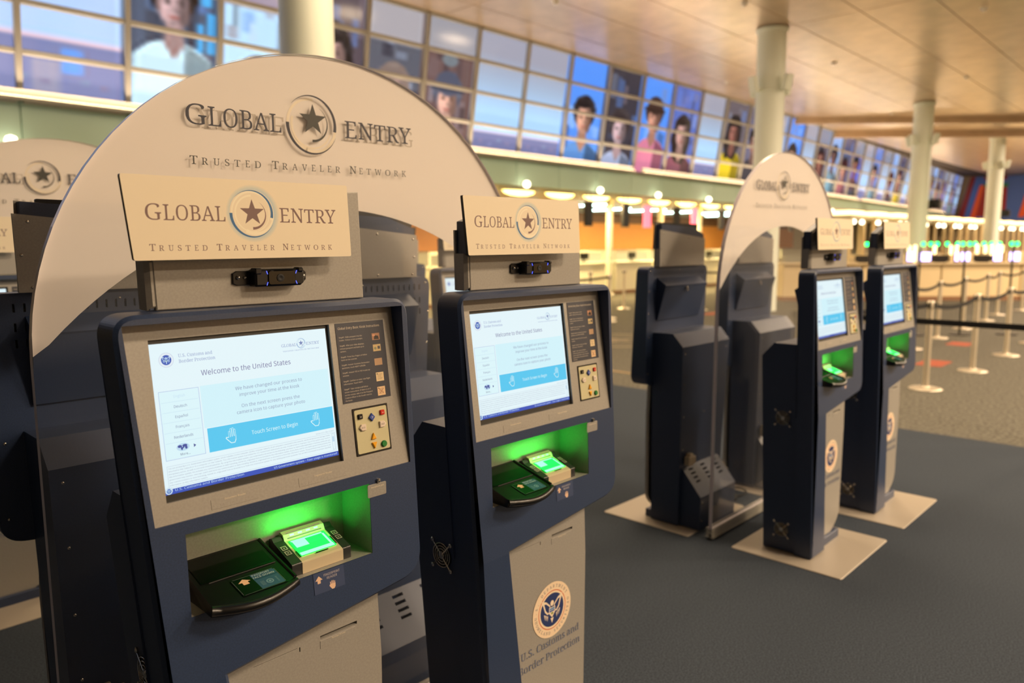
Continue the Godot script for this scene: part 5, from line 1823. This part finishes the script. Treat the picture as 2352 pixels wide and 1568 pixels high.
func far_counters() -> void:
	# a slanting row of counters, screens and indicator lights at the end of the queue
	var fw := Vector3(0.723, 0, -0.69)
	var rt := Vector3(0.69, 0, 0.723)
	var turn := atan2(-0.69, 0.723) - PI / 2
	var yaw := Basis(rt, Vector3.UP, -fw)
	var o := Vector3(23.26, 0, -5.91)
	for i in 5:
		var k := thing("desk_counter", "long beige counter with overhanging top at the end of the queue", "counter", "beige counters at the end of the queue", o + rt * (-3.2 + i * 2.2) + fw * 0.4)
		k.basis = yaw
		var st := begin()
		box(st, Vector3(0, 0.50, 0), Vector3(2.17, 1.0, 0.8), 0.015)
		put(st, "front", "counter_laminate", k)
		st = begin()
		box(st, Vector3(0, 1.02, 0.05), Vector3(2.19, 0.05, 0.95), 0.012)
		put(st, "top", "counter_laminate", k)
		st = begin()
		box(st, Vector3(0, 0.06, 0.02), Vector3(2.18, 0.12, 0.80))
		put(st, "kick_plate", "brown_paint", k)
	for e in [[-0.22, 0.36, "lit"], [0.22, 0.50, "dark"], [0.68, 0.12, "lit"], [0.92, 0.26, "lit"], [1.42, 0.50, "dark"], [1.82, 0.24, "lit"], [-0.62, 0.2, "lit"], [2.3, 0.3, "lit"], [-1.9, 0.5, "dark"], [-1.2, 0.46, "dark"]]:
		var lit: bool = e[2] == "lit"
		var at: Vector3 = o + rt * e[0] + fw * 0.35 + Vector3(0, 1.046, 0)
		var k := thing("desk_screen", "pale lit screen standing on the beige counter" if lit else "black box scanner standing on the beige counter", "screen" if lit else "scanner", "lit screens on the beige counters" if lit else "black scanners on the beige counters", at)
		k.basis = yaw
		var hh := 0.26 if lit else 0.17
		var st := begin()
		box(st, Vector3(0, hh / 2 + 0.03, 0), Vector3(e[1], hh, 0.06), 0.01)
		put(st, "case", "black_plastic", k)
		if lit:
			st = begin()
			box(st, Vector3(0, hh / 2 + 0.03, 0.034), Vector3(e[1] - 0.02, hh - 0.02, 0.006))
			put(st, "lit_screen", "monitor_screen", k)
		st = begin()
		box(st, Vector3(0, 0.016, 0), Vector3(e[1] * 0.6, 0.032, 0.14), 0.004)
		put(st, "stand", "black_plastic", k)
	# indicator poles with a green lamp, and tall tube lamps between them
	for e in [[26.06, -8.77], [27.34, -7.43], [27.51, -7.25], [27.66, -7.1], [27.88, -6.86], [28.12, -6.61], [28.24, -6.49], [28.39, -6.33], [28.52, -6.2], [28.71, -5.99], [28.89, -5.81], [29.07, -5.62], [29.34, -5.33], [29.47, -5.2]]:
		var k := thing("lane_light", "green lane indicator light on a slim pole behind the beige counters", "lane light", "green lane indicator lights", Vector3(e[0], 0, e[1]))
		var st := begin()
		lathe(st, [[0.02, 0.0], [0.02, 1.50]], Transform3D(), 8)
		put(st, "pole", "steel", k)
		st = smooth_begin()
		lathe(st, [[0.0, 1.49], [0.045, 1.51], [0.06, 1.56], [0.045, 1.61], [0.0, 1.63]], Transform3D(), 14)
		put(st, "green_lamp", "lamp_green", k, true)
	for e in [[24.86, 1.37, -7.13, 0.30], [24.98, 1.28, -7.01, 0.52], [25.39, 1.38, -6.58, 0.26], [25.73, 1.38, -6.22, 0.30], [25.84, 1.40, -6.1, 0.24], [26.28, 1.40, -5.65, 0.30], [26.45, 1.39, -5.47, 0.24], [26.58, 1.36, -5.33, 0.34], [26.69, 1.41, -5.21, 0.26], [26.79, 1.41, -5.11, 0.24]]:
		var k := thing("booth_lamp", "upright cream tube lamp on a post behind the beige counters", "lamp", "upright cream lamps", Vector3(e[0], 0, e[2]))
		var st := begin()
		lathe(st, [[0.025, 0.0], [0.025, e[1] - e[3] / 2]], Transform3D(), 8)
		put(st, "post", "counter_laminate", k)
		st = smooth_begin()
		lathe(st, [[0.0, e[1] - e[3] / 2], [0.045, e[1] - e[3] / 2 + 0.02], [0.045, e[1] + e[3] / 2 - 0.02], [0.0, e[1] + e[3] / 2]], Transform3D(), 12)
		put(st, "lamp_tube", "lamp_cream", k, true)
	# tall booths behind, with rows of round lamps on top
	for i in 12:
		var x := 31.0 + i * 2.3
		var z := -11.6 + i * 0.15
		var k := thing("officer_booth", "tall cream inspection booth with lit top in the far background", "booth", "inspection booths far behind", Vector3(x, 0, z))
		var st := begin()
		box(st, Vector3(0, 0.55, 0), Vector3(1.7, 1.1, 1.6), 0.02)
		put(st, "base", "counter_laminate", k)
		for s in [-0.8, 0.8]:
			for q in [-0.75, 0.75]:
				st = begin()
				box(st, Vector3(s, 1.8, q), Vector3(0.10, 1.5, 0.10), 0.01)
				put(st, "corner_post", "counter_laminate", k)
		st = begin()
		box(st, Vector3(0, 2.62, 0), Vector3(1.9, 0.16, 1.8), 0.03)
		put(st, "canopy", "white_laminate", k)
		st = begin()
		box(st, Vector3(-0.05, 2.80, 0.2), Vector3(1.5, 0.12, 1.2), 0.04)
		put(st, "roof_lamp", "lamp_cream", k)
		for s in [-0.5, 0.4]:
			st = smooth_begin()
			lathe(st, [[0.0, 2.34], [0.07, 2.37], [0.09, 2.43], [0.07, 2.49], [0.0, 2.52]], Transform3D(Basis(), Vector3(s, 0, 0.8)), 14)
			put(st, "globe_lamp", "lamp_white", k, true)
	for x in [34.0, 44.0, 54.0]:
		var l := AreaLight3D.new()
		l.name = "booth_zone_lamp"
		l.light_color = Color(1.0, 0.80, 0.52)
		l.light_energy = 10.0
		l.area_size = Vector2(7, 2)
		l.area_range = 60.0
		l.shadow_enabled = true
		l.position = Vector3(x, 2.95, -9.9)
		l.rotation = Vector3(-PI / 2, 0, 0)
		add_child(l)

func end_art() -> void:
	# a painted relief on the end wall
	var o := thing("wall_relief", "large red, blue and orange geometric relief on the far end wall", "wall art", "", Vector3(63.9, 0, 0))
	var put_quad := func(called: String, m: String, x: float, p: Array) -> void:
		var st := begin()
		var q := []
		for e in p:
			q.append(Vector2(e[0], e[1]))
		var pts := PackedVector2Array(q)
		prism(st, pts, 0.0, 0.06 - x, Transform3D(Basis(Vector3(0, 0, 1), Vector3.UP, Vector3(-1, 0, 0)), Vector3.ZERO))
		put(st, called, m, o)
	put_quad.call("blue_field", "art_blue", 0.0, [[-14.9, 3.0], [-2.0, 2.6], [-2.0, 6.4], [-14.2, 6.4]])
	put_quad.call("maroon_border", "art_maroon", -0.04, [[-15.25, 3.1], [-14.85, 3.1], [-14.15, 6.42], [-14.45, 6.42]])
	for i in 4:
		var z := -14.2 + i * 3.0
		put_quad.call("red_block", "art_red", -0.05, [[z + 0.1, 3.55], [z + 2.05, 3.5], [z + 2.05, 5.65], [z + 0.55, 5.7]])
		put_quad.call("orange_bar", "art_orange", -0.08, [[z - 0.15, 3.45], [z + 0.2, 3.45], [z + 0.65, 5.8], [z + 0.35, 5.8]])
		put_quad.call("green_bar", "art_green", -0.08, [[z + 0.62, 5.65], [z + 2.1, 5.6], [z + 2.1, 5.85], [z + 0.6, 5.88]])
		put_quad.call("red_cap", "art_maroon", -0.05, [[z + 0.6, 6.15], [z + 2.0, 6.12], [z + 2.0, 6.4], [z + 0.6, 6.4]])
		put_quad.call("green_foot", "art_green", -0.05, [[z + 0.2, 3.02], [z + 2.2, 2.95], [z + 2.2, 3.15], [z + 0.2, 3.2]])

func floor_marks() -> void:
	var o := thing("floor_emblem", "round pale emblem with star printed on the brown carpet", "floor decal", "", Vector3(10.1, 0.0, -7.25))
	var st := begin()
	var ring := func(r0: float, r1: float) -> void:
		for i in 40:
			var a := TAU * i / 40
			var b := TAU * (i + 1) / 40
			quad(st, Vector3(cos(a) * r0, 0.003, sin(a) * r0), Vector3(cos(b) * r0, 0.003, sin(b) * r0), Vector3(cos(b) * r1, 0.003, sin(b) * r1), Vector3(cos(a) * r1, 0.003, sin(a) * r1))
	ring.call(0.78, 0.92)
	put(st, "outer_ring", "decal_pale", o)
	st = begin()
	for i in 40:
		var a := TAU * i / 40
		var b := TAU * (i + 1) / 40
		quad(st, Vector3(cos(a) * 0.48, 0.003, sin(a) * 0.48), Vector3(cos(b) * 0.48, 0.003, sin(b) * 0.48), Vector3(cos(b) * 0.56, 0.003, sin(b) * 0.56), Vector3(cos(a) * 0.56, 0.003, sin(a) * 0.56))
	put(st, "inner_ring", "decal_pale", o)
	st = begin()
	face(st, star_points(Vector2.ZERO, 0.38, 1.0), func(p): return Vector3(p.x, 0.003, p.y))
	put(st, "star", "decal_pale", o)
	for e in [[12.4, -9.6, 0.9], [15.6, -8.5, 0.9], [10.9, -2.75, 0.6], [14.2, -4.3, 0.6], [13.3, -3.0, 0.5]]:
		var k := thing("floor_sticker", "small faded red sticker on the brown carpet of the queue", "floor sticker", "red floor stickers", Vector3(e[0], 0, e[1]))
		st = begin()
		prism(st, rrect(-e[2] / 2, -0.16, e[2] / 2, 0.16, 0.05), 0.001, 0.003, Transform3D(Basis(Vector3.RIGHT, -PI / 2), Vector3.ZERO))
		put(st, "print", "decal_red", k)

func queue() -> void:
	var rows := [
		["stanchion with round base in the queue row next to the kiosks", [[8.87, -2.30], [10.53, -2.22], [12.35, -2.21], [14.1, -2.2], [16.0, -2.2]]],
		["stanchion with round base in the second queue row", [[12.2, -3.4], [13.91, -3.48], [15.75, -3.53], [17.77, -3.58], [19.41, -3.70], [21.04, -3.52]]],
		["stanchion with round base in the queue before the white counters", [[10.6, -9.2], [12.5, -9.2], [13.05, -9.6], [14.4, -9.2], [16.2, -9.2], [17.9, -9.2], [13.7, -10.6], [15.3, -10.8], [17.0, -10.8]]]]
	for r in rows:
		for i in r[1].size():
			var p: Array = r[1][i]
			if stanchion0 == null:
				stanchion0 = make_stanchion(r[0], Vector3(p[0], 0, p[1]))
			else:
				copy_of(stanchion0, "stanchion", r[0], Vector3(p[0], 0, p[1]), 0.0, r[0].replace("stanchion with round base", "posts"))
	stanchion0.set_meta("group", String(rows[0][0]).replace("stanchion with round base", "posts"))
	copy_of(stanchion0, "stanchion", "stanchion standing on the edge of the grey carpet, holding the nearest black belt", Vector3(6.95, 0, -0.82))
	copy_of(stanchion0, "stanchion", "stanchion behind the last front kiosk, holding the end of the nearest belt", Vector3(6.98, 0, -2.85))
	for i in 4:
		var p: Array = rows[0][1][i]
		var q: Array = rows[0][1][i + 1]
		belt("grey queue belt sagging between posts next to the kiosks", Vector3(p[0], 0.905, p[1]), Vector3(q[0], 0.905, q[1]), 0.06, "belts of the queue row next to the kiosks")
	for i in 5:
		var p: Array = rows[1][1][i]
		var q: Array = rows[1][1][i + 1]
		belt("grey queue belt sagging between posts of the second queue row", Vector3(p[0], 0.905, p[1]), Vector3(q[0], 0.905, q[1]), 0.06, "belts of the second queue row")
	for i in [0, 1, 3, 4]:
		var p: Array = rows[2][1][i if i < 2 else i]
		var q: Array = rows[2][1][i + 1]
		belt("dark queue belt before the white counters", Vector3(p[0], 0.905, p[1]), Vector3(q[0], 0.905, q[1]), 0.03, "belts before the white counters")
	belt("taut black belt stretched across the walkway beside the last front kiosk", Vector3(6.95, 0.905, -0.82), Vector3(6.98, 0.905, -2.85), 0.0, "")
	belt("short black belt end on the post behind the last front kiosk", Vector3(6.98, 0.905, -2.85), Vector3(8.87, 0.905, -2.30), 0.02, "")
	# slim dark poles rising between the queue rows
	for e in [[14.13, -3.88], [14.66, -3.33], [15.22, -2.74]]:
		var k := thing("sign_pole", "thin dark sign pole rising above the queue belts", "pole", "thin dark poles in the queue", Vector3(e[0], 0, e[1]))
		var st := begin()
		lathe(st, [[0.017, 0.0], [0.017, 1.50]], Transform3D(), 10)
		put(st, "pole", "dark_grey", k)
		st = begin()
		lathe(st, [[0.0, 0.0], [0.16, 0.0], [0.16, 0.012], [0.02, 0.02]], Transform3D(), 20)
		put(st, "base", "dark_grey", k)

# loose cables between the back-to-back kiosks
func cables() -> void:
	for e in [[3.95, -2.13, "black power cable curled on the floor plates under the second arch", 0.0], [0.98, -1.70, "black power cable curled on the floor plates behind the sharp kiosk", 1.0]]:
		var path := []
		for i in 40:
			var t := i / 39.0
			path.append(Vector3(e[0] + 0.30 * t + 0.07 * sin(t * 15.0 + e[3]), 0.018 + 0.02 * absf(sin(t * 9.0)) , e[1] + 0.08 * cos(t * 15.0 + e[3])))
		var st := smooth_begin()
		tube(st, path, 0.008, 7)
		var o := put(st, numbered("power_cable"), "rubber", self, true)
		tag(o, e[2], "cable", "loose power cables")

# ------------------------------------------------------------------ scene
func _ready() -> void:
	# camera
	var cam := Camera3D.new()
	cam.name = "camera"
	cam.position = Vector3(0, 1.55, 0)
	cam.rotation = Vector3(deg_to_rad(-7.248), deg_to_rad(-46.314), deg_to_rad(-0.187))
	cam.fov = rad_to_deg(2.0 * atan(784.0 / 1729.05))
	cam.near = 0.05
	cam.far = 300.0
	var ca := CameraAttributesPhysical.new()
	ca.frustum_focal_length = 26.0
	ca.exposure_aperture = 2.6
	ca.frustum_focus_distance = 1.62
	cam.attributes = ca
	add_child(cam)
	cam.fov = rad_to_deg(2.0 * atan(784.0 / 1729.05))
	# surroundings: a closed hall, so no sky light gets in
	var we := WorldEnvironment.new()
	we.name = "environment"
	var env := Environment.new()
	env.background_mode = Environment.BG_COLOR
	env.background_color = Color(0.02, 0.02, 0.025)
	env.tonemap_mode = Environment.TONE_MAPPER_LINEAR
	env.tonemap_exposure = EXPOSURE
	env.sdfgi_enabled = true
	env.ssao_enabled = true
	env.ssil_enabled = true
	we.environment = env
	add_child(we)
	materials()
	# unseen ceiling lights, added to light the kiosks, counters and end wall
	for e in [[4.6, 4.5], [8.8, 4.5], [13.0, 4.5], [4.6, 10.5], [8.8, 10.5], [13.0, 10.5], [17.0, 4.5], [18.0, 0.6], [24.0, 1.5], [23.0, 9.0], [42.0, -1.0], [54.0, -3.0], [4.4, -3.0], [8.0, -3.0], [10.0, -5.0], [5.6, -7.0]]:
		added_ceiling_light(e[0], e[1], KEY * (5.0 if e[0] > 30.0 else 2.2 if e[0] > 22.0 else 0.17 if e[1] < 0.0 else 1.0))
	# structure
	hall_shell()
	picture_wall()
	column(5.16, -8.34, "round cream column rising behind the big arched sign", false)
	column(17.13, -8.09, "round cream column with flood lights behind the second arched sign", false)
	column(29.6, -8.3, "distant round cream column with a black loudspeaker before the far picture wall", true)
	column(41.2, -8.35, "farthest round cream column standing before the red and blue relief", true)
	end_art()
	# kiosks
	make_prints()
	kiosk0 = make_kiosk()
	kiosk0.position = Vector3(0.7533, 0, -1.348)
	copy_of(kiosk0, "passport_kiosk", "navy passport kiosk with its seal in full view, next to the sharp one", Vector3(1.5435, 0, -1.358))
	copy_of(kiosk0, "passport_kiosk", "navy passport kiosk with its black side and two fan guards in full view", Vector3(3.785, 0, -1.388))
	copy_of(kiosk0, "passport_kiosk", "navy passport kiosk standing beside the taut black belt, hiding the belt's end", Vector3(4.6676, 0, -1.378))
	copy_of(kiosk0, "passport_kiosk", "navy kiosk seen from behind, back to back with the sharp one", Vector3(0.762, 0, -2.32), PI)
	copy_of(kiosk0, "passport_kiosk", "navy kiosk seen from behind through the gap between the two nearest ones", Vector3(1.575, 0, -2.32), PI)
	copy_of(kiosk0, "passport_kiosk", "navy kiosk with its back to us, standing free left of the second arch's leg", Vector3(3.76, 0, -2.354), PI)
	copy_of(kiosk0, "passport_kiosk", "navy kiosk with its back to us, seen under the second arch", Vector3(4.66, 0, -2.35), PI)
	copy_of(kiosk0, "passport_kiosk", "navy kiosk in the row behind, its sign cut off beside the big arch's edge", Vector3(0.70, 0, -3.70))
	copy_of(kiosk0, "passport_kiosk", "navy kiosk in the row behind, lit panel showing through the gap by the second sign", Vector3(2.92, 0, -3.02))
	copy_of(kiosk0, "passport_kiosk", "navy kiosk facing away, tan rear cover just showing in the gap", Vector3(2.95, 0, -3.99), PI)
	# arches
	arch0 = make_arch()
	arch0.position = Vector3(1.24, 0, -1.876)
	copy_of(arch0, "arch_sign", "smaller-looking arched acrylic sign over the second group of kiosks, its clear leg showing", Vector3(4.285, 0, -1.885))
	copy_of(arch0, "arch_sign", "arched acrylic sign of the row behind, mostly hidden by the big arch", Vector3(1.19, 0, -4.19))
	# only the kiosks that turn their backs to us have the cable cover
	for o in get_children():
		if String(o.name).begins_with("passport_kiosk") and absf(o.rotation.y) < 0.1:
			for part in o.get_children():
				if String(part.name) in ["louvred_cover", "plug"]:
					part.free()
	# queue, counters and marks
	queue()
	ticket_area()
	far_counters()
	floor_marks()
	cables()
